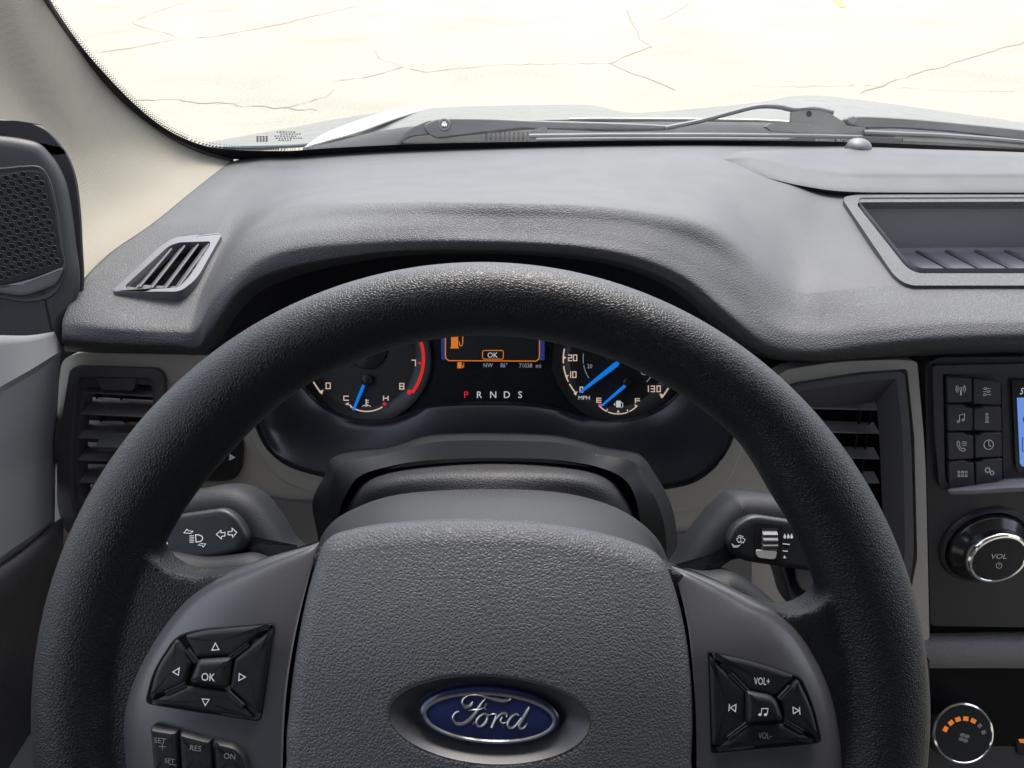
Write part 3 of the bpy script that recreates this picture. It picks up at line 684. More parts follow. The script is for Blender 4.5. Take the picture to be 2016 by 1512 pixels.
# light sensor bump
ls = thing('sunlight_sensor', 'small pinkish grey domed sensor on the dash by the windshield', 'sensor', W(1690, 290, .975))
SPL = Plane(W(1690, 289, .975), Vector((0, -.25, 1)))
mb = MB(); cu_, cv_ = SPL.pxuv(1691, 289); mb.lathe(SPL, cu_, cv_, [(.0165, -.004)]+[(.0155*math.cos(R(a)), .009*math.sin(R(a))) for a in range(0, 91, 10)], 32)
build('sensor_dome', mb, M['dish'] if 'dish' in M else M['vent'], ls)

# storage tray
tp = plane3(W(1700, 392, .812), W(2016, 392, .812), W(1850, 556, .630))
tr = thing('storage_tray', 'recessed grey storage tray with ribbed floor on the dashboard', 'tray', W(1850, 500, .70))
out_ = rc([(1656, 388), (1688, 383), (2300, 381), (2300, 562), (1790, 562), (1762, 545)], [14, 10, 0, 0, 26, 18])
inn_ = rc([(1683, 398), (2290, 396), (2290, 538), (1806, 538), (1784, 526)], [14, 0, 0, 16, 14])
slab('rim_frame', tp, out_, .008, M['dash'], tr, h=.006, bw=.0015, holes=[inn_])
def tw(x, y, h): return tp.px(x, y, h)
iu = [tp.pxuv(x, y, .002) for x, y in inn_]
mb = MB(); low = inset_uv(iu, .004)
DEP = -.055
mb.grid([[tp.P(a, b, .0072) for a, b in iu], [tp.P(a, b, DEP+.004) for a, b in low], [tp.P(a, b, DEP) for a, b in inset_uv(iu, .008)]], closed_u=True, flip=tp.n.z > 0 and False)
build('tray_walls', mb, M['tray'], tr)
mb = MB(); fl_ = inset_uv(iu, .006); mb.poly(tp, fl_, DEP, uv=True); build('tray_floor', mb, M['tray'], tr, 0)
mb = MB()
u_min = min(p[0] for p in iu); vmin = min(p[1] for p in iu)
for k_ in range(16):
    x = u_min + .055 + k_*.0335
    a, b = (x-.060, vmin+.21), (x+.028, vmin+.012)
    for q in range(1):
        d = Vector((b[0]-a[0], b[1]-a[1])).normalized(); ax = (tp.u*d.x+tp.v*d.y, tp.u*(-d.y)+tp.v*d.x, tp.n)
        mb.box(tp.P((a[0]+b[0])/2, (a[1]+b[1])/2, DEP+.0008), (math.dist(a, b), .0055, .0024), ax)
build('floor_ribs', mb, M['silver'], tr, mods=[bev(.0006)])

# demister vent on the left pad
dp = plane3(W(230, 572, .615), W(345, 570, .62), W(430, 462, .725))
dv = thing('demister_vent', 'slanted side demister vent with four slats on the left dash corner', 'air vent', W(320, 520, .65))
vo = rc([(222, 570), (318, 482), (345, 466), (432, 458), (436, 463), (388, 548), (355, 574), (226, 574)], [6, 14, 16, 5, 5, 18, 14, 6])
vi = rc([(246, 562), (332, 484), (352, 477), (414, 475), (412, 486), (376, 540), (352, 566), (250, 569)], [4, 8, 8, 4, 4, 10, 10, 4])
slab('frame', dp, vo, .012, M['silver'], dv, h=.0055, bw=.0012, holes=[vi])
mb = MB(); mb.poly(dp, vo, -.020); build('duct', mb, M['gap'], dv, 0)
for (x0, y0, x1, y1) in [(268, 566, 332, 490), (292, 568, 358, 484), (318, 570, 385, 481), (342, 570, 407, 479)]:
    mb = MB(); a = dp.px(x0, y0, .003); b = dp.px(x1, y1, .003); d = (b-a).normalized(); w_ = dp.n.cross(d).normalized()
    tilt = (w_*.8+dp.n*-.6).normalized(); nn = d.cross(tilt).normalized()
    mb.box((a+b)/2 - dp.n*.002, ((b-a).length, .009, .0016), (d, tilt, nn)); build('slat', mb, M['vent'], dv, mods=[bev(.0005, 2)])

# ------------------------------------------------------------------ fascia
fp = plane3(W(300, 705, .572), W(1700, 705, .572), W(960, 1200, .512))
fa = thing('dash_fascia', 'champagne grey painted fascia either side of the instruments', 'dash trim', W(960, 1100, .53))
slab('left_panel', fp, rc([(122, 706), (160, 694), (420, 700), (470, 760), (505, 828), (528, 880), (560, 912), (610, 932), (652, 938), (620, 1020), (620, 1330), (80, 1330), (98, 960), (104, 850)], [30, 14, 20, 20, 20, 20, 10, 10, 4, 4, 10, 10, 60, 60]), .02, M['fascia'], fa, h=-.012, bw=.003,
     holes=[rc([(140, 728), (318, 733), (322, 1000), (150, 1040), (128, 1010), (124, 900)], 12)])
slab('right_panel', fp, rc([(1545, 728), (1650, 712), (1770, 708), (1806, 712), (1822, 900), (1830, 1260), (1330, 1330), (1322, 1020), (1306, 962), (1372, 945), (1420, 905), (1446, 850), (1470, 790)], [20, 30, 20, 8, 60, 10, 10, 4, 4, 10, 20, 20, 20]), .02, M['fascia'], fa, h=-.012, bw=.003,
     holes=[rc([(1480, 780), (1570, 752), (1690, 733), (1786, 726), (1800, 860), (1806, 1100), (1790, 1180), (1640, 1180), (1560, 950)], 8)])
# second, raised contour around the cluster
slab('left_contour', fp, spl([(480, 820), (497, 868), (522, 910), (556, 946), (600, 964), (640, 968), (660, 968), (660, 935), (610, 929), (562, 908), (532, 878), (508, 826), (495, 800)], 3, True), .006, M['fascia'], fa, h=-.009, bw=.0015)
slab('right_contour', fp, spl([(1480, 800), (1466, 865), (1448, 920), (1420, 970), (1380, 1000), (1330, 1008), (1270, 1010), (1250, 985), (1290, 962), (1372, 943), (1418, 903), (1444, 850), (1458, 810)], 3, True), .006, M['fascia'], fa, h=-.009, bw=.0015)
slab('left_lower_step', fp, rc([(470, 1040), (500, 975), (560, 988), (622, 990), (640, 1120), (480, 1120)], 8), .01, M['fascia_dark'], fa, h=-.006, bw=.003)
slab('right_lower_step', fp, rc([(1330, 1052), (1420, 1050), (1480, 1060), (1480, 1180), (1330, 1180)], 8), .01, M['fascia_dark'], fa, h=-.006, bw=.003)
slab('knee_panel', fp, [(100, 1300), (1830, 1300), (1830, 1800), (60, 1800)], .02, M['black'], fa, h=-.03, bw=0)

slab('left_backing', fp, [(-160, 600), (440, 600), (440, 1700), (-160, 1700)], .01, M['gap'], fa, h=-.058, bw=0)
slab('right_backing', fp, [(1490, 640), (2300, 640), (2300, 1700), (1490, 1700)], .01, M['gap'], fa, h=-.058, bw=0)
# side air vent (left)
def slat_bar(pl, x0, x1, y, h, par, dep=.022, th=.0016, dy=0, tilt=.35):
    a = pl.px(x0, y, h); b = pl.px(x1, y+dy, h); d = (b-a).normalized(); back = (-pl.n*math.cos(tilt)+pl.v*math.sin(tilt)).normalized(); nn = d.cross(back).normalized()
    back = nn.cross(d).normalized()
    if back.dot(pl.n) > 0: back = -back
    mb = MB(); mb.box((a+b)/2+back*dep/2, ((b-a).length, dep, th), (d, back, nn)); return build('slat', mb, M['slat'], par, mods=[bev(.0006, 2)])
av = thing('air_vent', 'left side air vent with level slats and a thumb tab', 'air vent', W(220, 1040, .54), 'dash face air vents')
LO = rc([(138, 722), (322, 727), (326, 1010), (150, 1056), (128, 1046), (112, 1000), (112, 880)], [16, 26, 20, 10, 30, 60, 120])
LI = rc([(150, 742), (306, 744), (310, 1000), (150, 1040), (140, 985), (138, 870)], [14, 18, 20, 10, 30, 80])
slab('frame', fp, LO, .016, M['vent'], av, h=-.006, bw=.003, seg=3, holes=[LI])
slab('inner_frame', fp, rc([(146, 738), (310, 740), (314, 1004), (154, 1044), (136, 990), (134, 870)], [14, 18, 20, 10, 30, 80]), .02, M['vent'], av, h=-.011, bw=.002,
     holes=[rc([(166, 764), (236, 756), (300, 758), (306, 1000), (165, 1010), (152, 960), (150, 860)], [10, 4, 10, 14, 10, 20, 60])])
mb = MB(); mb.poly(fp, LO, -.05); build('duct', mb, M['gap'], av, 0)
slab('top_catch', fp, rc([(188, 744), (270, 744), (262, 768), (200, 768)], 5), .008, M['vent'], av, h=-.008, bw=.001)
for x0, y0, dy in [(156, 772, 10), (151, 815, 8), (147, 862, 6), (145, 906, 4), (146, 950, 3), (150, 990, 2)]:
    slat_bar(fp, x0, 312, y0, -.014, av, dy=dy, dep=.024)
for x0 in (214, 260):
    mb = MB(); a = fp.px(x0, 770, -.038); b = fp.px(x0, 1000, -.038); mb.box((a+b)/2, (.0015, (b-a).length, .008), (fp.u, fp.v, fp.n)); build('rear_vane', mb, M['black'], av)
a = fp.px(228, 868, -.004); mb = MB(); mb.box(a, (.030, .018, .004), (fp.u, (fp.v*.5-fp.n*.86).normalized(), (fp.v*.86+fp.n*.5).normalized())); mb.box(a-fp.v*.0045+fp.n*.006, (.030, .005, .004), (fp.u, fp.v, fp.n)); build('thumb_tab', mb, M['vent'], av, mods=[bev(.001, 2)])

# centre air vent (right)
av2 = thing('air_vent', 'right air vent with deep angled frame next to the radio panel', 'air vent', W(1700, 1150, .54), 'dash face air vents')
RO = rc([(1480, 788), (1572, 757), (1690, 738), (1781, 731), (1794, 860), (1800, 1100), (1786, 1172), (1640, 1176), (1560, 950)], [8, 20, 40, 14, 60, 60, 8, 8, 8])
RI = rc([(1490, 800), (1576, 770), (1690, 752), (1764, 745), (1778, 860), (1782, 1100), (1768, 1160), (1650, 1164), (1568, 950)], [8, 20, 40, 6, 60, 60, 8, 8, 8])
RJ = rc([(1500, 830), (1590, 800), (1680, 795), (1724, 794), (1731, 880), (1736, 1000), (1736, 1150), (1655, 1160), (1580, 955)], 4)
slab('frame', fp, RO, .012, M['vent'], av2, h=-.006, bw=.0025, seg=3, holes=[RI])
mb = MB(); a_ = densify(RI, 8); A1_ = [fp.pxuv(x, y, -.007) for x, y in RI]; N_ = len(RI)
# funnel between the frame and the inner opening
A2_ = []
cxo, cyo = sum(p[0] for p in RI)/N_, sum(p[1] for p in RI)/N_
Rs = densify(rc([(1490, 800), (1576, 770), (1690, 752), (1764, 745), (1778, 860), (1782, 1100), (1768, 1160), (1650, 1164), (1568, 950)], 0), 9999)
Rt = densify([(1500, 840), (1590, 802), (1680, 796), (1726, 792), (1732, 880), (1737, 1000), (1737, 1150), (1655, 1160), (1580, 955)], 9999)
mb.grid([[fp.px(x, y, -.0065) for x, y in Rs], [fp.px(x, y, -.030) for x, y in Rt]], closed_u=True); build('funnel', mb, M['vent'], av2, 20)
mb = MB(); mb.poly(fp, RO, -.05); build('duct', mb, M['gap'], av2, 0)
for y0 in (806, 852, 902, 950, 1000, 1050, 1100): slat_bar(fp, 1520, 1732, y0-4, -.031, av2, dy=6, dep=.016)
for x0 in (1670, 1690):
    mb = MB(); a = fp.px(x0, 800, -.045); b = fp.px(x0, 1100, -.045); mb.box((a+b)/2, (.0015, (b-a).length, .006), (fp.u, fp.v, fp.n)); build('rear_vane', mb, M['black'], av2)

# light dimmer switch
sw = thing('dimmer_switch', 'black rocker switch with white arrow left of the instruments', 'switch', W(450, 940, .53))
dome('rocker', fp, rc([(380, 872), (466, 862), (476, 872), (474, 925), (462, 945), (440, 950), (370, 950)], [4, 8, 8, 14, 14, 8, 4]), [(0, -.012), (0, -.007), (.0015, -.0055), (.003, -.005)], M['button'], sw)
mb = MB(); mb.poly(fp, [(452, 893), (464, 901), (451, 907)], -.0046); build('arrow_mark', mb, M['mark'], sw, 0)

# ------------------------------------------------------------------ instrument cluster
cp = Plane(W(960, 820, .57), Vector((0, -.86, .50)))
ic = thing('instrument_cluster', 'black instrument cluster with blue needles and lit gear letters', 'instrument panel', W(960, 900, .56))
slab('backing', cp, spl([(430, 650), (500, 560), (700, 500), (960, 490), (1200, 500), (1400, 560), (1500, 660), (1480, 800), (1400, 900), (1250, 945), (700, 940), (540, 900), (450, 800)], 4, True), .01, M['lens'], ic, h=-.022, bw=0)
LB = [(560, 690), (585, 745), (620, 790), (668, 818), (722, 828), (780, 822), (840, 802), (900, 796), (960, 795), (1030, 797), (1095, 806), (1150, 822), (1220, 829), (1280, 816), (1325, 788), (1362, 740), (1390, 690)]
T_ = .57
S0 = [(x, y, .595) for x, y in LB]; S1 = [(x, y+3, .572) for x, y in LB]
S2 = [(505, 700), (510, 765), (525, 815), (550, 850), (600, 875), (680, 890), (800, 885), (880, 880), (960, 880), (1040, 880), (1120, 888), (1200, 900), (1280, 905), (1340, 890), (1385, 850), (1415, 790), (1430, 700)]
S3 = [(478, 690), (492, 780), (505, 830), (530, 883), (570, 917), (640, 938), (780, 945), (880, 945), (960, 945), (1040, 945), (1140, 955), (1240, 965), (1310, 961), (1372, 945), (1420, 903), (1444, 850), (1465, 700)]
lofted('surround', [S0, S1, [(x, y, .550) for x, y in S2], [(x, y, .532) for x, y in S3]], M['surround'], ic, n=5, k=5, thick=.003, smooth=30)
for g_ in (S3[1:6], S3[11:16]):
    mb = MB(); mb.tube([W(x, y, .5315) for x, y in spl(g_, 6)], .0012, 6); build('surround_gasket', mb, M['gap'], ic)
# hood liner between brow and lens
B0 = [(418, 694, .585), (430, 640, .59), (480, 560, .595), (560, 510, .60), (700, 492, .605), (960, 486, .61), (1200, 500, .605), (1330, 545, .605), (1420, 620, .60), (1480, 690, .595), (1500, 705, .59)]
B1 = [(470, 700, .60), (495, 640, .61), (540, 590, .62), (610, 545, .63), (730, 525, .64), (960, 515, .645), (1170, 530, .64), (1290, 570, .63), (1380, 640, .62), (1430, 695, .61), (1445, 720, .60)]
B2 = [(500, 740, .60), (530, 680, .63), (580, 640, .65), (650, 610, .66), (760, 590, .67), (960, 580, .675), (1150, 590, .67), (1260, 620, .66), (1340, 670, .65), (1390, 710, .63), (1410, 745, .60)]
lofted('hood_liner', [B0, B1, B2], M['black'], ic, n=6, k=4, thick=.002)
HD = -.0195
# gauge discs: left tachometer, right speedometer
def gauge(cx, cy, r_, parent, n_):
    rr = r_*cp.mpp(cx, cy, HD); u0, v0 = cp.pxuv(cx, cy, HD)
    g_ = MB(); g_.lathe(cp, u0, v0, [(rr*1.10, HD+.0008), (rr*1.08, HD+.004), (rr*1.0, HD+.004), (rr*.80, HD+.0012), (rr*.79, HD+.0006)], 72); gr_ = build(n_, g_, M['dial_ring'], parent)
    g_ = MB(); g_.lathe(cp, u0, v0, [(rr*.80, HD+.0006), (rr*.0001, HD+.0006)], 72); build('gauge_face', g_, M['dial'], gr_, 0); return gr_
tach = gauge(722, 706, 118, ic, 'tachometer'); speedo = gauge(1216, 706, 118, ic, 'speedometer')
H1 = HD+.0052
mb = MB(); St = lambda pts, w, closed=False: mb.stroke(cp, pts, w, H1, closed)
def tri(pts): mb.poly(cp, pts, H1)
# tacho zero mark and digits
St([(617, 752), (625, 764), (632, 774)], 3); tri([(629, 770), (637, 767), (634, 777)])
def seg_digit(d, x, y, w, h, t=1.9):
    P = {'tl': (x, y), 'tr': (x+w, y), 'ml': (x, y+h/2), 'mr': (x+w, y+h/2), 'bl': (x, y+h), 'br': (x+w, y+h)}
    D = {'0': ['tl tr br bl tl'], '1': ['tr br'], '2': ['tl tr mr ml bl br'], '3': ['tl tr br bl', 'ml mr'], '7': ['tl tr br'], '8': ['tl tr br bl tl', 'ml mr'], 'C': ['tr tl bl br'], 'H': ['tl bl', 'tr br', 'ml mr'],
         'E': ['tr tl bl br', 'ml mr'], 'F': ['tr tl bl', 'ml mr']}
    for s_ in D[d]:
        ps = [P[q] for q in s_.split()]
        for a, b in zip(ps[:-1], ps[1:]):
            dx, dy = b[0]-a[0], b[1]-a[1]; l = math.hypot(dx, dy); ex, ey = dx/l*t/2, dy/l*t/2
            mb.stroke(cp, [(a[0]-ex, a[1]-ey), (b[0]+ex, b[1]+ey)], t, H1)
seg_digit('0', 642, 754, 8, 11); seg_digit('7', 811, 709, 7, 11); seg_digit('8', 787, 755, 8, 11)
seg_digit('C', 677, 780, 9, 8); seg_digit('H', 755, 780, 9, 8)
St(ell(722, 752, 58, 58, 20, a0=236, a1=302), 2.4); St([(688, 797), (692, 800)], 2.4); tri([(679, 796), (686, 792), (687, 798)])
# thermometer symbol
St([(721, 786), (721, 799)], 2.4); St([(721, 788), (726, 788)], 1.3); St([(721, 792), (726, 792)], 1.3); St([(721, 796), (725, 796)], 1.3); St([(713, 800), (717, 798), (721, 800), (725, 798), (730, 800)], 1.3)
build('scale_markings', mb, M['l_white'], tach, 0, doubles=False); mb = MB()
SP = ell(1216, 715, 108, 108, 30, a0=178, a1=220)
St(ell(1216, 708, 107, 103, 10, a0=168, a1=184), 2.6); St(ell(1216, 708, 107, 103, 10, a0=187, a1=205), 2.6); St(ell(1216, 708, 107, 103, 8, a0=207.5, a1=219), 2.6)
tri([(1108, 699), (1115, 704), (1108, 709)]); tri([(1113, 739), (1120, 738), (1115, 746)]); tri([(1129, 774), (1137, 770), (1134, 779)])
seg_digit('2', 1119, 699, 6.5, 11); seg_digit('0', 1129, 699, 6.5, 11); seg_digit('1', 1118, 732, 5.5, 11); seg_digit('0', 1127.5, 732, 6.5, 11); seg_digit('0', 1142, 762, 5, 10)
seg_digit('1', 1270.5, 760, 6, 11); seg_digit('3', 1282, 760, 6.5, 11); seg_digit('0', 1293.5, 760, 6.5, 11)
St([(1316, 764), (1308, 776), (1303, 783)], 3); tri([(1298, 775), (1305, 776), (1302, 784)])
seg_digit('E', 1175, 784, 8, 8); seg_digit('F', 1251, 785, 8, 8)
for a0, a1 in ((225, 245), (248, 292), (295, 315)): St(ell(1217, 760, 53, 55, 10, a0=a0, a1=a1), 2.2)
St([(1194, 810), (1196, 805)], 2); St([(1236, 810), (1235, 806)], 2); tri([(1214, 812), (1217, 807), (1220, 812)]); tri([(1249, 796), (1256, 799), (1251, 803)])
build('scale_markings', mb, M['l_white'], speedo, 0, doubles=False)
text('unit_lettering', 'MPH', cp, 1150, 783, 7.5, M['l_pale'], speedo, h=H1, sx=1.1); mb = MB()
St(ell(1222, 706, 74, 72, 10, a0=172, a1=188), 1.3); build('inner_scale', mb, M['l_dim'], speedo, 0, doubles=False); mb = MB(); St(ell(1222, 706, 74, 72, 10, a0=190, a1=212), 1.3); text('unit_lettering', '20', cp, 1161, 721, 8, M['l_dim'], speedo, h=H1, sx=.9)
build('inner_scale', mb, M['l_dim'], speedo, 0, doubles=False); mb = MB(); St([(1262, 734), (1265, 737), (1271, 738)], 1.3); build('inner_scale', mb, M['l_dim'], speedo, 0, doubles=False); mb = MB(); St([(1273, 752), (1281, 742)], 1.3)
build('inner_scale', mb, M['l_dim'], speedo, 0, doubles=False); mb = MB()
# fuel pump
mb.poly(cp, [(1213, 790), (1214, 789), (1221, 789), (1222, 790), (1222, 802), (1213, 802)], H1); St([(1222, 791), (1226, 794), (1226, 801), (1223, 802)], 1.2); tri([(1208, 796), (1211, 793), (1211, 799)])
build('fuel_symbol', mb, M['l_pale'], speedo, 0, doubles=False)
mb = MB(); St(ell(722, 706, 112, 112, 26, a0=-37, a1=18), 6.5); tri([(822, 714), (829, 711), (829, 719)]); mb.poly(cp, ell(806, 772, 5, 5, 10), H1)
m2_ = MB(); m2_.poly(cp, ell(757, 795, 4, 3, 10), H1); build('hot_mark', m2_, M['l_red'], tach, 0)
build('red_band', mb, M['l_red'], tach, 0, doubles=False); mb = MB(); text_mb(mb, 'P', cp, 918, 777, 13, h=H1); build('gear_letter', mb, M['l_red'], ic, 0, doubles=False)
mb = MB(); mb.poly(cp, ell(1182, 798, 4.5, 3.5, 10), H1); build('empty_mark', mb, mat('pink_mark', (.35, .02, .06), .5, emis=(.7, .04, .12), es=.2), ic, 0)
mb = MB()
for s_, x in zip('RNDS', (944, 971, 998, 1024)): text('gear_letter', s_, cp, x, 777, 13, M['l_pale'], ic, h=H1)
# needles (tapered blades)
def needle(x0, y0, x1, y1, w0, w1, hh):
    nb = MB(); a = Vector(cp.pxuv(x0, y0, hh)); b = Vector(cp.pxuv(x1, y1, hh)); k = cp.mpp(x0, y0); d = (b-a).normalized(); n_ = Vector((-d.y, d.x)); rows = []
    for t_, w_ in ((0, w0*.6), (.06, w0), (.5, (w0+w1)/2*1.05), (.94, w1), (1, w1*.5)):
        c_ = a+(b-a)*t_; q = n_*w_*k/2
        rows.append([cp.P(c_.x-q.x, c_.y-q.y, hh-.002), cp.P(c_.x-q.x*.9, c_.y-q.y*.9, hh), cp.P(c_.x, c_.y, hh+.0005), cp.P(c_.x+q.x*.9, c_.y+q.y*.9, hh), cp.P(c_.x+q.x, c_.y+q.y, hh-.002)])
    nb.grid(rows); return nb
H2 = H1+.003
for a in ((718, 752, 695, 808, 6, 4.5), (1218, 714, 1142, 773, 11, 5), (1234, 757, 1184, 800, 6.5, 4)):
    nb = needle(*a, H2); nd = build('needle', nb, M['l_blue'], tach if a[0] < 960 else speedo, 0)
for cx, cy, r_ in ((722, 748, 11), (1236, 752, 10)):
    mb = MB(); u0, v0 = cp.pxuv(cx, cy, H1); mb.lathe(cp, u0, v0, [(r_*cp.mpp(cx, cy), HD), (r_*cp.mpp(cx, cy), H2+.001), (r_*.7*cp.mpp(cx, cy), H2+.002), (.0001, H2+.002)], 24); build('needle_hub', mb, M['dial'], tach if cx < 960 else speedo)
for cx, cy, r_ in ((722, 690, 38), (1222, 690, 34)):
    mb = MB(); u0, v0 = cp.pxuv(cx, cy, H1); mb.lathe(cp, u0, v0, [(r_*cp.mpp(cx, cy), HD), (r_*cp.mpp(cx, cy), HD+.004), (r_*.95*cp.mpp(cx, cy), HD+.0045), (.0001, HD+.0045)], 40); build('centre_disc', mb, M['dial'], tach if cx < 960 else speedo)
# message display
mb = MB(); mb.poly(cp, [(872, 640), (1070, 640), (1070, 712), (872, 712)], H1-.001); build('message_screen', mb, M['dial'], ic, 0)
mb = MB(); mb.stroke(cp, [(877, 640)]+[(877, 700), (878, 706), (884, 710), (1055, 711), (1061, 707), (1062, 700)]+[(1062, 640)], 2.0, H1)
mb.stroke(cp, rc([(950, 690), (991, 690), (991, 707), (950, 707)], 4), 1.6, H1, True)
mb.poly(cp, [(888, 660), (902, 660), (902, 684), (888, 684)], H1); mb.poly(cp, [(886, 684), (904, 684), (904, 686), (886, 686)], H1); mb.stroke(cp, [(904, 672), (905, 680), (909, 681), (911, 676), (911, 660)], 1.8, H1)
mb.poly(cp, [(901, 713), (909, 713), (909, 725), (900, 725)], H1); mb.stroke(cp, [(910, 718), (911, 724), (913, 722), (913, 714)], 1.2, H1)
build('amber_warning', mb, M['l_orange'], ic, 0, doubles=False)
text('ok_lettering', 'OK', cp, 970, 699, 10, M['l_pale'], ic, h=H1, sx=.95)
mb = MB(); text_mb(mb, 'NW', cp, 961, 719, 8.5, h=H1, sx=.85); text_mb(mb, '86°', cp, 992, 719, 8.5, h=H1, sx=.85); text_mb(mb, '71038', cp, 1035, 719.5, 8.5, h=H1, sx=.85); text_mb(mb, 'mi', cp, 1060, 720, 8.5, h=H1, sx=.9)
build('trip_lettering', mb, M['l_dim'], ic, 0, doubles=False)
mb = MB(); mb.poly(cp, [(868, 640), (876, 640), (876, 708), (869, 708)], H1-.0002); build('blue_edge_light', mb, M['l_deepblue'], ic, 0); mb = MB(); mb.poly(cp, [(1063, 640), (1072, 640), (1072, 709), (1063, 709)], H1-.0002); build('blue_edge_light', mb, M['l_deepblue'], ic, 0)

# ------------------------------------------------------------------ column shroud and boot
cs = thing('column_shroud', 'dark moulded shroud arching over the steering column below the instruments', 'column shroud', W(960, 1100, .42))
Q0 = [(640, 1180, .49), (640, 1080, .49), (640, 1000, .50), (665, 900, .51), (700, 885, .52), (765, 880, .52), (835, 858, .52), (885, 853, .52), (960, 852, .52), (1075, 855, .52), (1130, 864, .52), (1190, 880, .52), (1250, 890, .52), (1262, 900, .51), (1298, 965, .50), (1310, 1080, .49), (1310, 1180, .49)]
Q1 = [(628, 1200, .46), (627, 1070, .46), (615, 990, .465), (646, 938, .47), (652, 908, .475), (760, 885, .475), (832, 864, .475), (885, 858, .475), (960, 857, .475), (1075, 860, .475), (1132, 869, .475), (1192, 886, .475), (1262, 899, .475), (1284, 922, .47), (1320, 990, .465), (1334, 1070, .46), (1330, 1200, .46)]
Q1 = [(628, 1200, .455), (627, 1070, .455), (615, 990, .46), (640, 935, .465), (660, 898, .47), (760, 884, .47), (832, 863, .47), (885, 858, .47), (960, 857, .47), (1075, 860, .47), (1132, 869, .47), (1192, 886, .47), (1258, 897, .47), (1284, 925, .465), (1320, 990, .46), (1334, 1070, .455), (1330, 1200, .455)]
Q2 = [(652, 1200, .44), (652, 1070, .44), (648, 1000, .445), (654, 945, .45), (676, 912, .455), (765, 892, .458), (834, 874, .458), (885, 868, .458), (960, 867, .458), (1075, 870, .458), (1132, 878, .458), (1190, 896, .458), (1245, 908, .455), (1270, 945, .45), (1298, 1000, .445), (1312, 1070, .44), (1308, 1200, .44)]
Q3 = [(658, 1200, .435), (660, 1090, .435), (668, 1010, .438), (684, 968, .44), (712, 935, .445), (780, 915, .448), (836, 907, .448), (885, 904, .448), (960, 902, .448), (1075, 904, .448), (1130, 910, .448), (1180, 920, .448), (1222, 938, .445), (1245, 965, .44), (1258, 1010, .438), (1270, 1090, .435), (1275, 1200, .435)]
Q4 = [(664, 1200, .47), (668, 1090, .47), (676, 1020, .47), (694, 975, .47), (722, 945, .475), (785, 926, .48), (840, 918, .48), (885, 915, .48), (960, 913, .48), (1075, 915, .48), (1128, 921, .48), (1174, 931, .48), (1212, 948, .475), (1232, 975, .47), (1246, 1020, .47), (1258, 1090, .47), (1262, 1200, .47)]
lofted('arch', [Q0, Q1, Q2, Q3, Q4], M['shroud'], cs, n=5, k=4, linear=True, thick=.002, smooth=28)
V0 = [(650, 1060, .49), (680, 990, .49), (760, 950, .49), (960, 930, .49), (1160, 945, .49), (1240, 985, .49), (1270, 1060, .49)]
V1 = [(650, 1050, .47), (685, 965, .465), (760, 925, .46), (960, 908, .455), (1160, 920, .46), (1240, 960, .465), (1270, 1050, .47)]
V2 = [(650, 1070, .45), (690, 990, .44), (765, 945, .43), (960, 930, .425), (1150, 942, .43), (1235, 990, .44), (1270, 1070, .45)]
V3 = [(650, 1100, .44), (690, 1040, .43), (765, 990, .42), (960, 975, .41), (1150, 985, .42), (1235, 1030, .43), (1270, 1100, .44)]
lofted('boot', [V1, V2, V3], M['softblack'], cs, n=6, k=5, thick=.002)
cc = thing('steering_column_cover', 'grey grained column cover between the shroud and the wheel hub', 'column cover', W(960, 1120, .34))
K0 = [(618, 1120, .39), (640, 1060, .385), (690, 1020, .38), (790, 985, .375), (960, 974, .37), (1110, 983, .375), (1215, 1015, .38), (1285, 1065, .385), (1318, 1130, .39)]
K1 = [(612, 1110, .375), (640, 1045, .37), (688, 1006, .365), (788, 973, .36), (960, 963, .355), (1112, 971, .36), (1220, 1003, .365), (1290, 1056, .37), (1322, 1120, .375)]
K2 = [(618, 1125, .35), (650, 1066, .345), (700, 1026, .34), (795, 994, .335), (960, 984, .33), (1108, 992, .335), (1210, 1024, .34), (1278, 1076, .345), (1314, 1135, .35)]
K3 = [(600, 1250, .30), (645, 1150, .30), (700, 1110, .295), (795, 1075, .29), (960, 1065, .285), (1108, 1072, .29), (1210, 1105, .295), (1290, 1160, .30), (1330, 1250, .30)]
lofted('upper_cover', [K0, K1, K2, K3], M['column'], cc, n=6, k=5, thick=.002, smooth=50)
LCP = Plane(W(960, 1150, .315), Vector((0, -.75, .6)))
dome('lower_cover', LCP, spl([(290, 1090), (400, 1098), (480, 1092), (530, 1105), (640, 1110), (960, 1100), (1300, 1120), (1400, 1132), (1450, 1130), (1500, 1160), (1545, 1200), (1580, 1240), (1500, 1400), (960, 1500), (400, 1400), (300, 1200)], 4, True), [(0, -.03), (0, -.008), (.003, -.003), (.008, 0)], M['stalk'], cc)

# ignition housing
ig = thing('ignition_switch', 'round dark ignition housing seen through the wheel by the wiper stalk', 'ignition', W(1600, 1180, .34))
IP = Plane(W(1600, 1160, .36), Vector((-.05, -.85, .5)))
dome('housing', IP, spl([(1532, 1080), (1536, 1150), (1550, 1185), (1575, 1207), (1610, 1216), (1660, 1205), (1680, 1150), (1670, 1080)], 5, True), [(0, -.02), (0, 0), (.001, .0015), (.003, .0015), (.005, -.003), (.008, -.006)], M['black'], ig)
dome('bezel', IP, rc([(1562, 1112), (1640, 1126), (1650, 1170), (1625, 1168), (1607, 1176), (1575, 1160), (1566, 1140)], 6), [(0, -.006), (0, -.003), (.001, -.002)], M['fascia_dark'], ig)

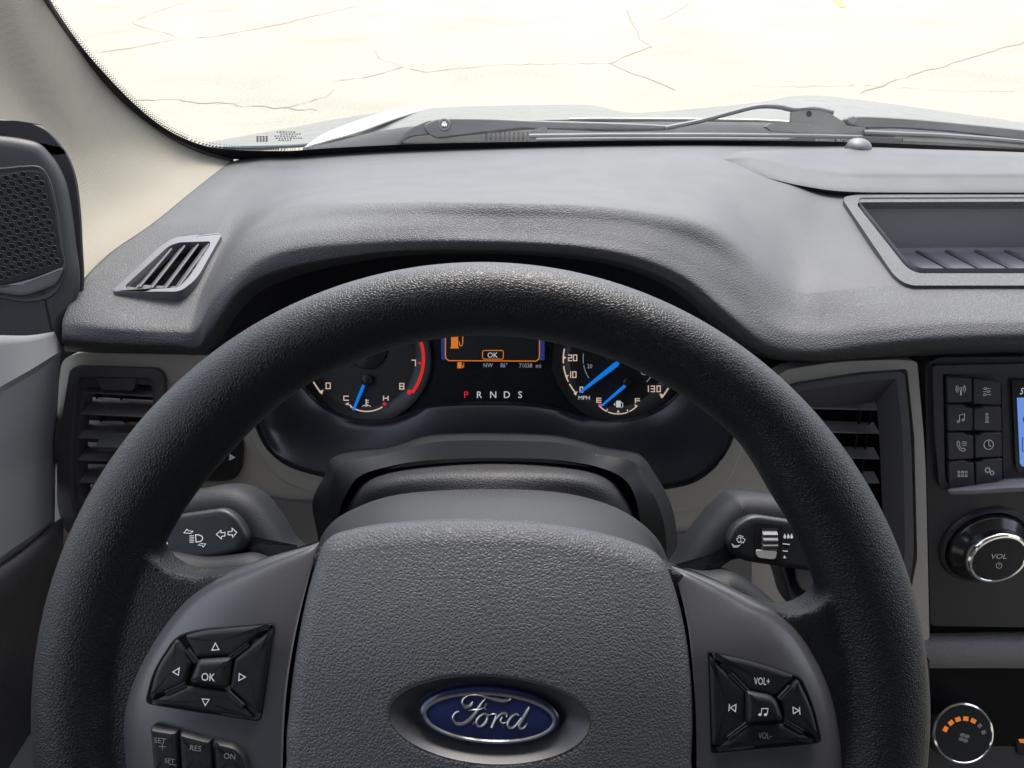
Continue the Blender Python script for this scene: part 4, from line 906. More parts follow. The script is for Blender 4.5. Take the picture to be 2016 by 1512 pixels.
# ------------------------------------------------------------------ stalks
SPa = Plane(W(430, 1050, .345), Vector((0, -.82, .55)))
ls_ = thing('indicator_stalk', 'left column stalk with headlamp and turn arrow symbols', 'stalk', W(500, 1080, .35))
dome('stem_housing', SPa, spl([(600, 1110), (560, 1078), (535, 1038), (508, 1000), (485, 978), (455, 964), (415, 962), (370, 970), (300, 985), (270, 1040), (280, 1095), (400, 1100), (500, 1110)], 5, True), [(0, -.03), (0, -.008), (.003, -.002), (.008, .001), (.012, .0015)], M['stalk'], ls_)
dome('lever_face', SPa, rc([(270, 1030), (350, 1014), (440, 1001), (466, 1018), (488, 1056), (480, 1084), (440, 1096), (330, 1110), (270, 1112)], [4, 20, 20, 20, 14, 14, 20, 20, 4]), [(0, .001), (0, .0075), (.0008, .0088), (.002, .0095)], M['button'], ls_)
mb = MB(); HH = .0100
def arrow_out(pts, w=1.6): mb.stroke(SPa, pts, w, HH, True)
arrow_out([(426, 1052), (435, 1044), (435, 1049), (443, 1048), (443, 1055), (436, 1056), (436, 1061)])
arrow_out([(466, 1048), (457, 1040), (457, 1046), (449, 1047), (449, 1053), (458, 1053), (458, 1058)])
build('turn_arrows', mb, M['mark'], ls_, 0, doubles=False); mb = MB()
arrow_out([(362, 1049), (368, 1042), (371, 1045), (380, 1046), (376, 1050), (374, 1050)], 1.3); arrow_out([(390, 1073), (396, 1070), (405, 1071), (400, 1077), (398, 1074)], 1.3)
mb.stroke(SPa, [(385, 1053), (392, 1053), (398, 1056), (399, 1061), (395, 1066), (386, 1067)], 1.9, HH, True)
for i in range(5): mb.stroke(SPa, [(373, 1055+i*3.2), (382, 1054.5+i*3.2)], 1.3, HH)
build('headlamp_symbol', mb, M['mark'], ls_, 0, doubles=False); mb = MB()
mb.poly(SPa, [(313, 1070), (318, 1060), (321, 1062), (320, 1071)], HH); mb.poly(SPa, [(323, 1060), (325, 1060), (331, 1071), (328, 1071)], HH); mb.poly(SPa, [(321, 1056), (323, 1056), (323, 1060), (321, 1060)], HH)
build('lane_symbol', mb, M['mark'], ls_, 0, doubles=False)
SPb = Plane(W(1500, 1070, .345), Vector((0, -.82, .55)))
rs_ = thing('wiper_stalk', 'right column stalk with ribbed roller and raindrop symbols', 'stalk', W(1400, 1100, .35))
dome('stem_housing', SPb, spl([(1320, 1150), (1345, 1112), (1375, 1062), (1412, 1015), (1440, 988), (1466, 976), (1530, 980), (1600, 990), (1680, 1010), (1690, 1070), (1660, 1110), (1560, 1110), (1480, 1105), (1440, 1112), (1400, 1135)], 5, True), [(0, -.03), (0, -.008), (.003, -.002), (.008, .001), (.012, .0015)], M['stalk'], rs_)
dome('lever_face', SPb, rc([(1431, 1066), (1446, 1036), (1480, 1013), (1555, 1024), (1690, 1050), (1700, 1140), (1590, 1124), (1470, 1106), (1440, 1092)], [14, 14, 20, 20, 4, 4, 20, 20, 20]), [(0, .001), (0, .0075), (.0008, .0088), (.002, .0095)], M['button'], rs_)
slab('roller_well', SPb, rc([(1488, 1028), (1541, 1034), (1538, 1104), (1484, 1098)], 4), .001, M['gap'], rs_, h=.0102, bw=0)
mb = MB(); a = SPb.px(1515, 1040, .010); b = SPb.px(1512, 1096, .010); k_ = (b-a).length; n_ = 24; rows = []
for i in range(n_+1):
    t_ = i/n_; bump_ = .0032*math.sin(math.pi*t_)+(.0007*math.cos(t_*5*2*math.pi) if t_ < .78 else 0)
    c_ = a+(b-a)*t_+SPb.n*bump_; rows.append([c_-SPb.u*.0046-SPb.n*.002, c_-SPb.u*.0044, c_+SPb.u*.0044, c_+SPb.u*.0046-SPb.n*.002])
mb.grid(rows, flip=True); build('roller', mb, M['vent'], rs_)
slab('roller_index', SPb, rc([(1490, 1083), (1530, 1086), (1527, 1099), (1521, 1101), (1495, 1098), (1490, 1094)], 3), .002, M['wheelgrey'], rs_, h=.0132, bw=.0005)
mb = MB()
for x in (1545, 1552, 1558.5): mb.poly(SPb, [(x, 1050), (x+2.6, 1056), (x+2, 1060), (x-2, 1060), (x-2.6, 1056)], HH)
mb.stroke(SPb, [(1541, 1070.5), (1555, 1072)], 2.0, HH); mb.stroke(SPb, [(1541, 1084.5), (1551, 1085.5)], 1.8, HH); mb.poly(SPb, [(1544, 1093), (1548, 1099), (1542, 1099)], HH)
build('interval_marks', mb, M['mark'], rs_, 0, doubles=False); mb = MB()
mb.stroke(SPb, [(1450, 1061), (1458, 1057), (1467, 1062), (1463, 1069), (1459, 1066), (1454, 1068)], 1.3, HH, True); mb.stroke(SPb, [(1458, 1057), (1459, 1070)], 1.1, HH)
mb.stroke(SPb, [(1452, 1057), (1456, 1054), (1460, 1055), (1464, 1057)], 1.1, HH); mb.stroke(SPb, [(1441, 1071), (1447, 1075), (1457, 1073), (1452, 1077), (1444, 1077)], 1.3, HH, True)
build('washer_symbol', mb, M['mark'], rs_, 0, doubles=False); mb = MB()
mb.poly(SPb, [(1588, 1101), (1602, 1102), (1598, 1108)], HH); mb.poly(SPb, [(1591, 1091), (1594, 1096), (1598, 1098), (1592, 1098)], HH)
build('wash_arrow', mb, M['mark'], rs_, 0, doubles=False)

# ------------------------------------------------------------------ steering wheel
WC = EYE + ray(948, 1389)*0.32
el_ = PITCH+R(0.5)
WP = Plane(WC, Vector((0, -math.cos(el_), math.sin(el_))), roll=R(-3.5))
sw_ = thing('steering_wheel', 'black grained steering wheel with blue oval emblem and thumb buttons', 'steering wheel', WC)
RO_ = .1872
RAT = [(-90, .0186), (20, .0186), (34, .0180), (48, .0157), (90, .0156), (116, .0165), (138, .0184), (152, .0184), (180, .0186), (270, .0186)]
def rat(a):
    a = (a+90) % 360-90
    for (a0, r0), (a1, r1) in zip(RAT[:-1], RAT[1:]):
        if a0 <= a <= a1: t_ = (a-a0)/(a1-a0); t_ = t_*t_*(3-2*t_); return r0+(r1-r0)*t_
    return .0195
mb = MB(); NS, NT = 180, 28; rows = []
for i in range(NS):
    a = 2*math.pi*i/NS; top = max(0, math.sin(a))**2
    ra = rat(math.degrees(a)-3.5); rb = .0175
    cr_ = RO_-ra; row = []
    for k in range(NT):
        b = 2*math.pi*k/NT; row.append(WP.P((cr_+ra*math.cos(b))*math.cos(a), (cr_+ra*math.cos(b))*math.sin(a), rb*math.sin(b)))
    rows.append(row)
rows.append(rows[0]); mb.grid(rows, closed_u=True)
def prism(mb, outline, h0, h1):
    P = [WP.pxuv(x, y, h1) for x, y in outline]; n = len(P)
    area = sum(P[i][0]*P[(i+1) % n][1]-P[(i+1) % n][0]*P[i][1] for i in range(n))
    if area < 0: P = P[::-1]
    vs = [WP.P(a, b, h0) for a, b in P]+[WP.P(a, b, h1) for a, b in P]
    fs = [tuple(range(n))[::-1], tuple(range(n, 2*n))]+[(i, (i+1) % n, n+(i+1) % n, n+i) for i in range(n)]
    mb.add(vs, fs)
prism(mb, [(170, 1010), (240, 1000), (270, 1062), (296, 1104), (330, 1130), (385, 1141), (480, 1125), (640, 1085), (640, 1720), (180, 1750), (110, 1400)], -.012, .0085)
prism(mb, [(1745, 1100), (1640, 1080), (1648, 1140), (1630, 1180), (1595, 1205), (1550, 1212), (1460, 1180), (1300, 1110), (1300, 1720), (1720, 1750), (1785, 1450)], -.012, .0085)
def vox(o):
    m = o.modifiers.new('r', 'REMESH'); m.mode = 'VOXEL'; m.voxel_size = .0017; m.use_smooth_shade = True
    m = o.modifiers.new('s', 'SMOOTH'); m.factor = .5; m.iterations = 14
rim = build('rim', mb, M['rim'], sw_, 180, [vox])
prm = MB(); prism(prm, [(600, 1110), (700, 1085), (960, 1072), (1200, 1095), (1325, 1140), (1380, 1300), (1380, 1750), (540, 1750), (560, 1300)], -.02, .004)
build('hub_core', prm, M['gap'], sw_)
# bezels
def plane_loft(name, pl, lines, m, par, n=6, k=4, smooth=60):
    g = loft(lines, n, k); rows = [[pl.px(x, y, h) for x, y, h in r] for r in g]
    a, b, c = rows[1][1], rows[1][2], rows[2][1]; fl = (b-a).cross(c-a).dot(pl.n) < 0
    mb = MB(); mb.grid(rows, flip=fl); return build(name, mb, m, par, smooth)
def bezel(outer, inner):
    L = []
    for t_, hh in ((0, .002), (0.0, .0085), (.035, .0115), (.10, .0142), (.22, .0168), (.38, .0182), (.6, .0188), (.85, .0188), (.985, .0184), (1, .0176), (1, .004)):
        row = []
        for i, (a, b) in enumerate(zip(outer, inner)):
            q = i/(len(outer)-1); e = min(1, q/.5)
            up_ = .015*(1-e)**1.5
            row.append((a[0]+(b[0]-a[0])*t_, a[1]+(b[1]-a[1])*t_, hh-(up_ if hh > .005 else 0)))
        L.append(row)
    return L
lo_ = [(627, 1066), (585, 1078), (530, 1095), (470, 1118), (412, 1145), (365, 1183), (325, 1232), (288, 1290), (262, 1345), (247, 1400), (245, 1470), (262, 1580), (320, 1750)]
li_ = [(629, 1070), (621, 1095), (612, 1124), (603, 1156), (594, 1192), (585, 1232), (577, 1272), (570, 1315), (564, 1362), (560, 1412), (557, 1480), (555, 1580), (552, 1750)]
lbez = plane_loft('spoke_bezel', WP, bezel(lo_, li_), M['bezel'], sw_)
ro2 = [(1322, 1112), (1365, 1124), (1425, 1149), (1485, 1181), (1532, 1208), (1572, 1246), (1604, 1296), (1630, 1352), (1648, 1420), (1657, 1500), (1655, 1600), (1640, 1750)]
ri2 = [(1321, 1116), (1331, 1140), (1341, 1172), (1349, 1205), (1356, 1242), (1361, 1285), (1365, 1330), (1369, 1380), (1371, 1440), (1372, 1510), (1371, 1600), (1368, 1750)]
rbez = plane_loft('spoke_bezel', WP, bezel(ro2, ri2), M['bezel'], sw_)
# airbag cover with emblem dish
EC = WP.pxuv(964, 1409, .026); eu, ev = 137*.295/FPX, 57*.295/FPX
def hubf(x, y):
    dx, dy = x-EC[0], y-EC[1]; d = math.sqrt((dx/(eu*1.42))**2+(dy/(ev*1.47))**2)
    g_ = -.0075*max(0, 1-max(0, (d-.72))/.30) if d < 1.02 else 0
    g_ += .0095*(1-(dx/.086)**2)-.003*(dy/.075)**2-.012*max(0, (y-EC[1]-.008)/.065)**2
    return g_
hb = spl([(630, 1074), (680, 1055), (760, 1042), (860, 1035), (960, 1034), (1060, 1040), (1160, 1056), (1250, 1080), (1308, 1107), (1330, 1150), (1348, 1220), (1360, 1300), (1366, 1400), (1364, 1500), (1340, 1750), (580, 1750), (560, 1500), (566, 1400), (578, 1300), (594, 1200), (612, 1120)], 10, True)
cv = MB(); hp = [(0, .004), (0, .0165), (.0012, .0185), (.003, .0198), (.006, .0210)]
dome_mb(WP, hb, hp, href=.020, crown=0, rings=70, hf=hubf, center=EC, mb=cv)
for i, f in enumerate(cv.f):
    c_ = sum((cv.v[j] for j in f), Vector())/len(f); x, y = WP.uv(c_)
    d = math.sqrt(((x-EC[0])/(eu*1.42))**2+((y-EC[1])/(ev*1.47))**2)
M['dish'] = mat('smooth_dish', (0.045, 0.045, 0.050), 0.42, fine=.15, dust=.1)
build('airbag_cover', cv, M['hub'], sw_, 60)
dm = MB(); rows = []
for d_ in (1.03, 1.01, 1.0, .97, .93, .88, .82, .76, .70, .64):
    row = []
    for q in range(120):
        x = EC[0]+eu*1.42*d_*math.cos(2*math.pi*q/120); y = EC[1]+ev*1.47*d_*math.sin(2*math.pi*q/120)
        row.append(WP.P(x, y, .0210+hubf(x, y)+(.00025 if d_ <= 1.01 else -.0006)))
    rows.append(row)
dm.grid(rows, closed_u=True); build('emblem_dish', dm, M['dish'], sw_, 180)
# emblem
HE = .0265
em = MB(); rot_e = 0
def eell(s_, n=72): return [(EC[0]+eu*s_*math.cos(2*math.pi*k/n), EC[1]+ev*s_*math.sin(2*math.pi*k/n)) for k in range(n)]
def eel2(du, n=72): return [(EC[0]+(eu-du)*math.cos(2*math.pi*k/n), EC[1]+(ev-du)*math.sin(2*math.pi*k/n)) for k in range(n)]
def ering(L): return [[WP.P(a, b, h_) for a, b in eel2(d_)] for d_, h_ in L]
em.grid(ering([(0, HE-.007), (0, HE), (.0008, HE+.0008), (.0016, HE+.001)]), closed_u=True)
rr = ering([(.0016, HE+.001), (.006, HE+.0016)]); rr.append([WP.P(EC[0], EC[1], HE+.0018)]*72)
em.grid(rr, closed_u=True); emb = build('emblem', em, M['blue'], sw_)
eh = HE+.0021
es = MB(); es.grid(ering([(.0013, HE+.0010), (.0017, HE+.0019), (.0024, HE+.0019), (.0028, HE+.0012)]), closed_u=True)
build('emblem_ring', es, M['emblem_silver'], emb)
SS = [
 [(800,428,14),(790,455,34),(760,485,44),(722,492,44),(694,455,34),(698,412,26),(735,378,18),(800,360,16),(870,366,20),(950,390,28),(1040,416,36),(1110,430,38),(1170,420,28),(1200,403,14)],
 [(938,398,10),(905,430,20),(868,485,34),(832,545,42),(785,605,48),(725,655,48),(665,672,42),(614,650,32),(592,606,28),(608,560,24),(640,536,18),(656,538,8)],
 [(752,524,8),(810,514,14),(870,512,14),(918,492,12),(944,466,12),(936,456,10),(922,470,10),(924,500,12),(942,520,7)],
 [(800,668,8),(840,628,14),(870,590,20),(915,560,26),(948,572,28),(952,610,34),(930,655,36),(890,690,28),(855,690,28),(840,655,34),(848,615,32),(880,575,20)],
 [(945,590,10),(985,566,12),(1022,560,16),(1044,572,24),(1036,610,34),(1018,655,36),(996,704,30)],
 [(1020,655,14),(1050,605,20),(1090,568,30),(1130,558,34),(1158,570,28),(1150,592,12)],
 [(1110,590,16),(1090,630,26),(1108,656,20),(1150,646,12),(1185,610,10)],
 [(1282,575,12),(1250,566,24),(1205,592,32),(1172,640,34),(1168,688,32),(1196,712,26),(1240,690,26),(1282,640,24),(1310,600,20)],
 [(1392,488,22),(1372,524,36),(1340,580,40),(1308,632,42),(1284,682,38),(1296,714,26),(1334,704,18),(1374,652,8)]]
for S in SS:
    q = spl(S, 5); es2 = MB()
    pts = [WP.pxuv(780+x/5.305, 1300+y/5.305, eh) for x, y, w in q]; k_ = WP.mpp(964, 1409, eh)/5.305
    rows = []
    for i, (a, b) in enumerate(pts):
        p0 = Vector(pts[max(i-1, 0)]); p1 = Vector(pts[min(i+1, len(pts)-1)]); d = (p1-p0).normalized(); nn = Vector((-d.y, d.x)); w_ = q[i][2]*k_*.5
        rows.append([WP.P(a+nn.x*w_*c_, b+nn.y*w_*c_, eh-.0008+hh) for c_, hh in ((-1, 0), (-.7, .0009), (0, .0011), (.7, .0009), (1, 0))])
    if S is SS[0]: script = MB()
    script.grid(rows, flip=True)
build('emblem_script', script, M['emblem_silver'], emb, doubles=False)

# thumb buttons
def key(outline, h0, name='button', prof=None, par=sw_, m=None, pl=WP):
    return dome(name, pl, outline, prof or [(0, h0-.004), (0, h0-.0008), (.0006, h0), (.0018, h0+.0003)], m or M['button'], par, rings=4)
HB = .0196
well = dome('button_well', WP, rc([(347, 1249), (400, 1238), (543, 1226), (516, 1424), (284, 1386), (300, 1320)], [26, 20, 14, 18, 14, 60]), [(0, .0185), (.0006, .0190), (.001, .0188)], M['gap'], sw_)
TL, TR, BR, BL = (350, 1254), (538, 1232), (510, 1418), (289, 1383)
cTL, cTR, cBR, cBL = (387, 1302), (454, 1297), (446, 1358), (370, 1346)
bp_ = [(0, HB-.003), (.0001, HB+.0002), (.0010, HB+.0011), (.0016, HB+.0012)]
up = key(rc([(362, 1252), (400, 1243), (534, 1231), (459, 1292), (384, 1297)], [6, 20, 6, 3, 3]), HB, prof=bp_)
lf = key(rc([(346, 1258), (380, 1303), (363, 1348), (292, 1378), (304, 1320)], [8, 3, 3, 5, 30]), HB, prof=bp_)
rt = key(rc([(538, 1236), (512, 1412), (450, 1355), (459, 1298)], [10, 14, 3, 3]), HB, prof=bp_)
dn = key(rc([(292, 1384), (366, 1352), (446, 1363), (504, 1418)], [8, 3, 3, 14]), HB, prof=bp_)
ce = key(rc([(387, 1301), (453, 1297), (446, 1358), (370, 1346)], 7), HB+.0012, prof=[(0, HB-.002), (.0001, HB+.0016), (.0014, HB+.0032), (.0022, HB+.0034)])
HM = HB+.0016
def tri_out(par, pts):
    mb = MB(); mb.stroke(WP, pts, 1.9, HM, True); build('arrow_mark', mb, M['mark'], par, 0, doubles=False)
tri_out(up, [(424, 1266), (431, 1279), (417, 1280)]); tri_out(lf, [(340, 1323), (353, 1315), (351, 1329)]); tri_out(rt, [(471, 1326), (483, 1333), (470, 1340)]); tri_out(dn, [(398, 1376), (412, 1377), (404, 1389)])
text('lettering', 'OK', WP, 410, 1333, 15, M['mark'], ce, h=HB+.0037, sx=.85)
# web links between the keys
def link(x0, y0, x1, y1):
    mb = MB(); mb.tube([WP.px(x0, y0, HB+.0006), WP.px(x1, y1, HB+.0006)], .00075, 6); return mb
mb = MB()
for a in ((369, 1278, 388, 1303), (455, 1294, 490, 1268), (327, 1365, 366, 1347), (447, 1361, 479, 1390)):
    d = Vector((a[2]-a[0], a[3]-a[1])).normalized(); q = Vector((-d.y, d.x))*2.6
    for s_ in (-1, 1): k = link(a[0]+q.x*s_, a[1]+q.y*s_, a[2]+q.x*s_, a[3]+q.y*s_); mb.add(k.v, k.f)
build('key_webs', mb, M['button'], sw_)
dome('button_well', WP, rc([(1392, 1280), (1480, 1298), (1578, 1332), (1604, 1390), (1620, 1463), (1398, 1486)], [10, 40, 14, 60, 12, 12]), [(0, .0185), (.0006, .0190), (.001, .0188)], M['gap'], sw_)
up2 = key(rc([(1402, 1288), (1480, 1303), (1566, 1332), (1536, 1366), (1528, 1372), (1474, 1360)], [4, 40, 8, 3, 3, 3]), HB, prof=bp_)
lf2 = key(rc([(1398, 1292), (1469, 1364), (1468, 1424), (1404, 1474)], [6, 3, 3, 10]), HB, prof=bp_)
rt2 = key(rc([(1572, 1338), (1600, 1395), (1614, 1456), (1546, 1422), (1540, 1384), (1538, 1372)], [6, 60, 6, 3, 3, 3]), HB, prof=bp_)
dn2 = key(rc([(1408, 1478), (1472, 1430), (1542, 1427), (1608, 1460)], [8, 3, 3, 10]), HB, prof=bp_)
ce2 = key(rc([(1471, 1362), (1530, 1374), (1545, 1422), (1471, 1427)], [7, 18, 7, 7]), HB+.0012, prof=[(0, HB-.002), (.0001, HB+.0016), (.0014, HB+.0032), (.0022, HB+.0034)])
text('lettering', 'VOL+', WP, 1500, 1341, 14, M['mark'], up2, h=HM, sx=.62, rot=2); text('lettering', 'VOL–', WP, 1507, 1448, 12.5, M['markdim'], dn2, h=HM, sx=.62, rot=2)
mb = MB(); mb.stroke(WP, [(1438, 1393), (1449, 1387), (1448, 1401)], 1.7, HM, True); mb.stroke(WP, [(1436, 1386), (1435, 1400)], 1.7, HM); build('skip_mark', mb, M['mark'], lf2, 0, doubles=False)
mb = MB(); mb.stroke(WP, [(1573, 1399), (1561, 1392), (1562, 1405)], 1.7, HM, True); mb.stroke(WP, [(1574, 1392), (1575, 1407)], 1.7, HM); build('skip_mark', mb, M['mark'], rt2, 0, doubles=False)
mb = MB(); HN = HB+.0037
mb.poly(WP, ell(1496, 1407, 3.2, 2.8, 12), HN); mb.poly(WP, ell(1507, 1407, 3.2, 2.8, 12), HN); mb.stroke(WP, [(1498.5, 1407), (1500, 1395), (1512, 1395), (1510, 1407)], 1.7, HN); build('note_mark', mb, M['mark'], ce2, 0, doubles=False)
mb = MB()
for a in ((1437, 1327, 1470, 1361), (1534, 1376, 1557, 1351), (1433, 1452, 1470, 1425), (1545, 1420, 1580, 1441)):
    d = Vector((a[2]-a[0], a[3]-a[1])).normalized(); q = Vector((-d.y, d.x))*2.6
    for s_ in (-1, 1): k = link(a[0]+q.x*s_, a[1]+q.y*s_, a[2]+q.x*s_, a[3]+q.y*s_); mb.add(k.v, k.f)
build('key_webs', mb, M['button'], sw_)
# cruise buttons
HC = .0200
for pts, s_, x, y, sub in (([(292, 1432), (348, 1441), (352, 1530), (300, 1530)], 'SET', 315, 1458, 1), ([(350, 1442), (415, 1458), (420, 1530), (354, 1530)], 'RES', 385, 1473, 0), ([(418, 1459), (462, 1468), (482, 1486), (494, 1530), (422, 1530)], 'ON', 452, 1489, 0)):
    k = key(rc(pts, [8, 3, 3, 3] if len(pts) == 4 else [3, 14, 14, 3, 3]), HC, prof=[(0, HC-.003), (.0002, HC-.0002), (.0012, HC+.0012), (.002, HC+.0013)])
    mb = MB(); text_mb(mb, s_, WP, x, y, 10.5, h=HC+.0017, rot=-3, sx=1.0)
    if sub:
        mb.stroke(WP, [(319, 1463), (320, 1476)], 1.4, HC+.0017); mb.stroke(WP, [(312, 1469.5), (327, 1470)], 1.4, HC+.0017); text_mb(mb, 'SET', WP, 334, 1498, 9, h=HC+.0017, rot=-3); mb.stroke(WP, [(333, 1505), (347, 1506)], 1.2, HC+.0017)
    build('lettering', mb, M['markdim'], k, 0, doubles=False)

# ------------------------------------------------------------------ centre stack
kp = plane3(W(1900, 720, .575), W(2016, 720, .575), W(1920, 1230, .535))
st = thing('radio_panel', 'black radio panel with eight symbol keys beside a blue screen', 'radio', W(1950, 1200, .54))
slab('panel_base', kp, rc([(1822, 716), (1850, 704), (2200, 700), (2200, 1238), (1832, 1232), (1826, 1000)], [16, 8, 0, 0, 10, 20]), .02, M['stack'], st, h=-.004, bw=.003, seg=3)
slab('raised_rim', kp, rc([(1836, 720), (2200, 712), (2200, 728), (1856, 736), (1860, 940), (1872, 966), (2200, 948), (2200, 960), (1868, 972), (1850, 960), (1840, 850)], [8, 0, 0, 6, 10, 6, 0, 0, 8, 8, 20]), .006, M['stack'], st, h=.0005, bw=.0015, seg=3)
lofted('ledge', [[(1868, 958, .572), (1900, 950, .572), (1985, 931, .574), (2080, 928, .574), (2200, 925, .574)], [(1866, 964, .553), (1900, 962, .550), (1985, 957, .549), (2080, 954, .549), (2200, 950, .549)], [(1867, 967, .551), (1900, 966, .548), (1985, 961, .547), (2080, 958, .547), (2200, 954, .547)], [(1868, 974, .553), (1900, 974, .552), (1985, 970, .552), (2080, 966, .552), (2200, 962, .552)]], M['stack_grey'], st, n=4, k=4, mn=True)
kw = rc([(1861, 742), (1870, 738), (1965, 748), (1972, 756), (1976, 948), (1970, 954), (1872, 966), (1864, 960)], 4)
slab('key_well', kp, kw, .003, M['gap'], st, h=-.003, bw=0)
kk = [[(1864, 741), (1914, 745), (1915, 792), (1865, 794)], [(1917, 746), (1970, 751), (1972, 798), (1917, 796)], [(1865, 797), (1898, 797), (1903, 803), (1916, 804), (1916, 848), (1866, 849)], [(1918, 804), (1930, 804), (1936, 800), (1972, 802), (1973, 849), (1918, 848)],
      [(1866, 853), (1898, 852), (1903, 857), (1917, 858), (1918, 903), (1867, 906)], [(1920, 858), (1931, 858), (1936, 852), (1973, 852), (1974, 899), (1920, 902)], [(1867, 910), (1900, 907), (1905, 911), (1918, 911), (1920, 956), (1869, 962)], [(1921, 911), (1933, 910), (1939, 905), (1974, 903), (1974, 946), (1922, 955)]]
keys = []
for q in kk: keys.append(dome('key', kp, rc(q, 3), [(0, -.003), (.0001, .0004), (.0008, .0012), (.0014, .0012)], M['key'], st, rings=3))
HK = .0015
def sym(i, fn):
    mb = MB(); fn(mb); build('symbol', mb, M['mark'], keys[i], 0, doubles=False)
Sk = lambda mb, pts, w=1.4, c_=False: mb.stroke(kp, pts, w, HK, c_)
def s0(mb):
    Sk(mb, ell(1891.5, 765.5, 2.5, 2.5, 10), 1.2, True); mb.poly(kp, [(1890.5, 768), (1893, 768), (1893.5, 778), (1890, 778)], HK)
    for r_ in (6, 9.5): Sk(mb, ell(1891.5, 765.5, r_, r_, 8, a0=-50, a1=50), 1.3); Sk(mb, ell(1891.5, 765.5, r_, r_, 8, a0=130, a1=230), 1.3)
def s1(mb):
    for y, x in ((765, 1940), (771, 1946), (777, 1938.5)): Sk(mb, [(1935, y), (x-2, y)], 1.2); Sk(mb, [(x+2, y), (1951, y)], 1.2); Sk(mb, ell(x, y, 2.2, 2.2, 10), 1.2, True)
def s2(mb):
    Sk(mb, ell(1886.5, 830, 2.2, 2, 10), 1.3, True); Sk(mb, ell(1896, 827, 2.2, 2, 10), 1.3, True); Sk(mb, [(1889, 830), (1889, 817.5), (1899, 814.5), (1898.5, 827)], 1.4)
def s3(mb):
    Sk(mb, ell(1943, 815.5, 2, 2, 10), 1.3, True); Sk(mb, [(1940, 820.5), (1945, 820.5), (1945, 831), (1941.5, 831), (1941.5, 821)], 1.2); Sk(mb, [(1939, 831.5), (1947.5, 831.5)], 1.4)
def s4(mb):
    Sk(mb, [(1884, 870), (1887, 868), (1890, 874), (1888, 877), (1894, 884), (1897, 882), (1901, 886), (1897, 889), (1890, 886), (1885, 878)], 1.3, True)
    for y in (870, 873.5, 877): Sk(mb, [(1893.5, y), (1903, y)], 1.2)
def s5(mb): Sk(mb, ell(1946.5, 875.5, 9.3, 9.3, 24), 1.5, True); Sk(mb, [(1946.5, 868), (1946.5, 876), (1951, 879)], 1.3)
def s6(mb):
    for x in (1888, 1895, 1902):
        for y in (929.5, 936.5): Sk(mb, [(x-1.8, y-1.8), (x+1.8, y-1.8), (x+1.8, y+1.8), (x-1.8, y+1.8)], 1.2, True)
def s7(mb):
    Sk(mb, ell(1944.5, 925.5, 4.2, 4.2, 12), 1.7, True); Sk(mb, ell(1953, 931, 3.4, 3.4, 12), 1.5, True)
    for a in range(0, 360, 45):
        c_, s_ = math.cos(R(a)), math.sin(R(a)); Sk(mb, [(1944.5+4.5*c_, 925.5+4.5*s_), (1944.5+6.3*c_, 925.5+6.3*s_)], 1.5); Sk(mb, [(1953+3.6*c_, 931+3.6*s_), (1953+5*c_, 931+5*s_)], 1.3)
for i, f in enumerate((s0, s1, s2, s3, s4, s5, s6, s7)): sym(i, f)
scn = slab('display_screen', kp, rc([(1992, 748), (2200, 742), (2200, 930), (2006, 932), (2000, 918)], 4), .004, M['lens'], st, h=-.0012, bw=.0008)
mb = MB(); mb.poly(kp, [(2002, 783), (2200, 780), (2200, 918), (2012, 918), (2008, 912)], -.0008); build('lit_area', mb, M['l_screen'], scn, 0)
text('lettering', 'SYNC', kp, 2027, 770, 14, M['l_pale'], scn, h=-.0008, sx=.7)
mb = MB(); mb.stroke(kp, rc([(2013, 862), (2100, 862), (2100, 889), (2013, 889)], 3), 1.6, -.0005, True); mb.poly(kp, ell(2022, 826, 8, 9, 16), -.0005); build('menu_marks', mb, M['l_deepblue'], scn, 0)

ku, kv = kp.pxuv(1941, 1075, -.002); k_ = kp.mpp(1945, 1090)
r1 = 78*k_
mb = MB(); mb.lathe(kp, ku, kv, [(r1*1.14, -.0035), (r1*1.10, -.001), (r1*1.03, .0), (r1*.98, -.002)], 64); vk = build('volume_knob', mb, M['stack'], st)
mb = MB(); mb.lathe(kp, ku, kv, [(r1*.96, -.003), (r1*.96, .002), (r1*.93, .004), (r1*.80, .008), (r1*.74, .011)], 64); build('skirt', mb, mat('gloss_dark', (.05, .047, .05), .18, metal=.6), vk)
mb = MB(); mb.lathe(kp, ku, kv, [(r1*.75, .0105), (r1*.745, .016), (r1*.725, .0185), (r1*.69, .0198), (r1*.645, .0198), (r1*.63, .0193)], 64); build('chrome_ring', mb, M['chrome'], vk)
mb = MB(); mb.lathe(kp, ku, kv, [(r1*.64, .0192), (r1*.3, .0196), (.00001, .0197)], 64); kf = build('knob_face', mb, M['button'], vk)
KF = Plane(kp.P(ku, kv, .0201), kp.n)
def toK(dx, dy): return (KF.uv(kp.P(ku, kv, .0201))[0]+dx*k_, dy*k_)
mb = MB(); p = KF.o; 
def px_of(P_):
    d = P_-EYE; z = d.dot(FW); return (1008+FPX*d.dot(RT)/z, 756-FPX*d.dot(UPV)/z)
cxk, cyk = px_of(KF.o)
text_mb(mb, 'VOL', KF, cxk, cyk-7, 11.5, h=0, sx=1.0); mb.stroke(KF, [(cxk+x, cyk+11+y) for x, y in ell(0, 0, 5.5, 5.5, 14, a0=115, a1=425)], 1.2, 0); mb.stroke(KF, [(cxk, cyk+4), (cxk, cyk+11)], 1.2, 0)
build('lettering', mb, M['mark'], vk, 0, doubles=False)

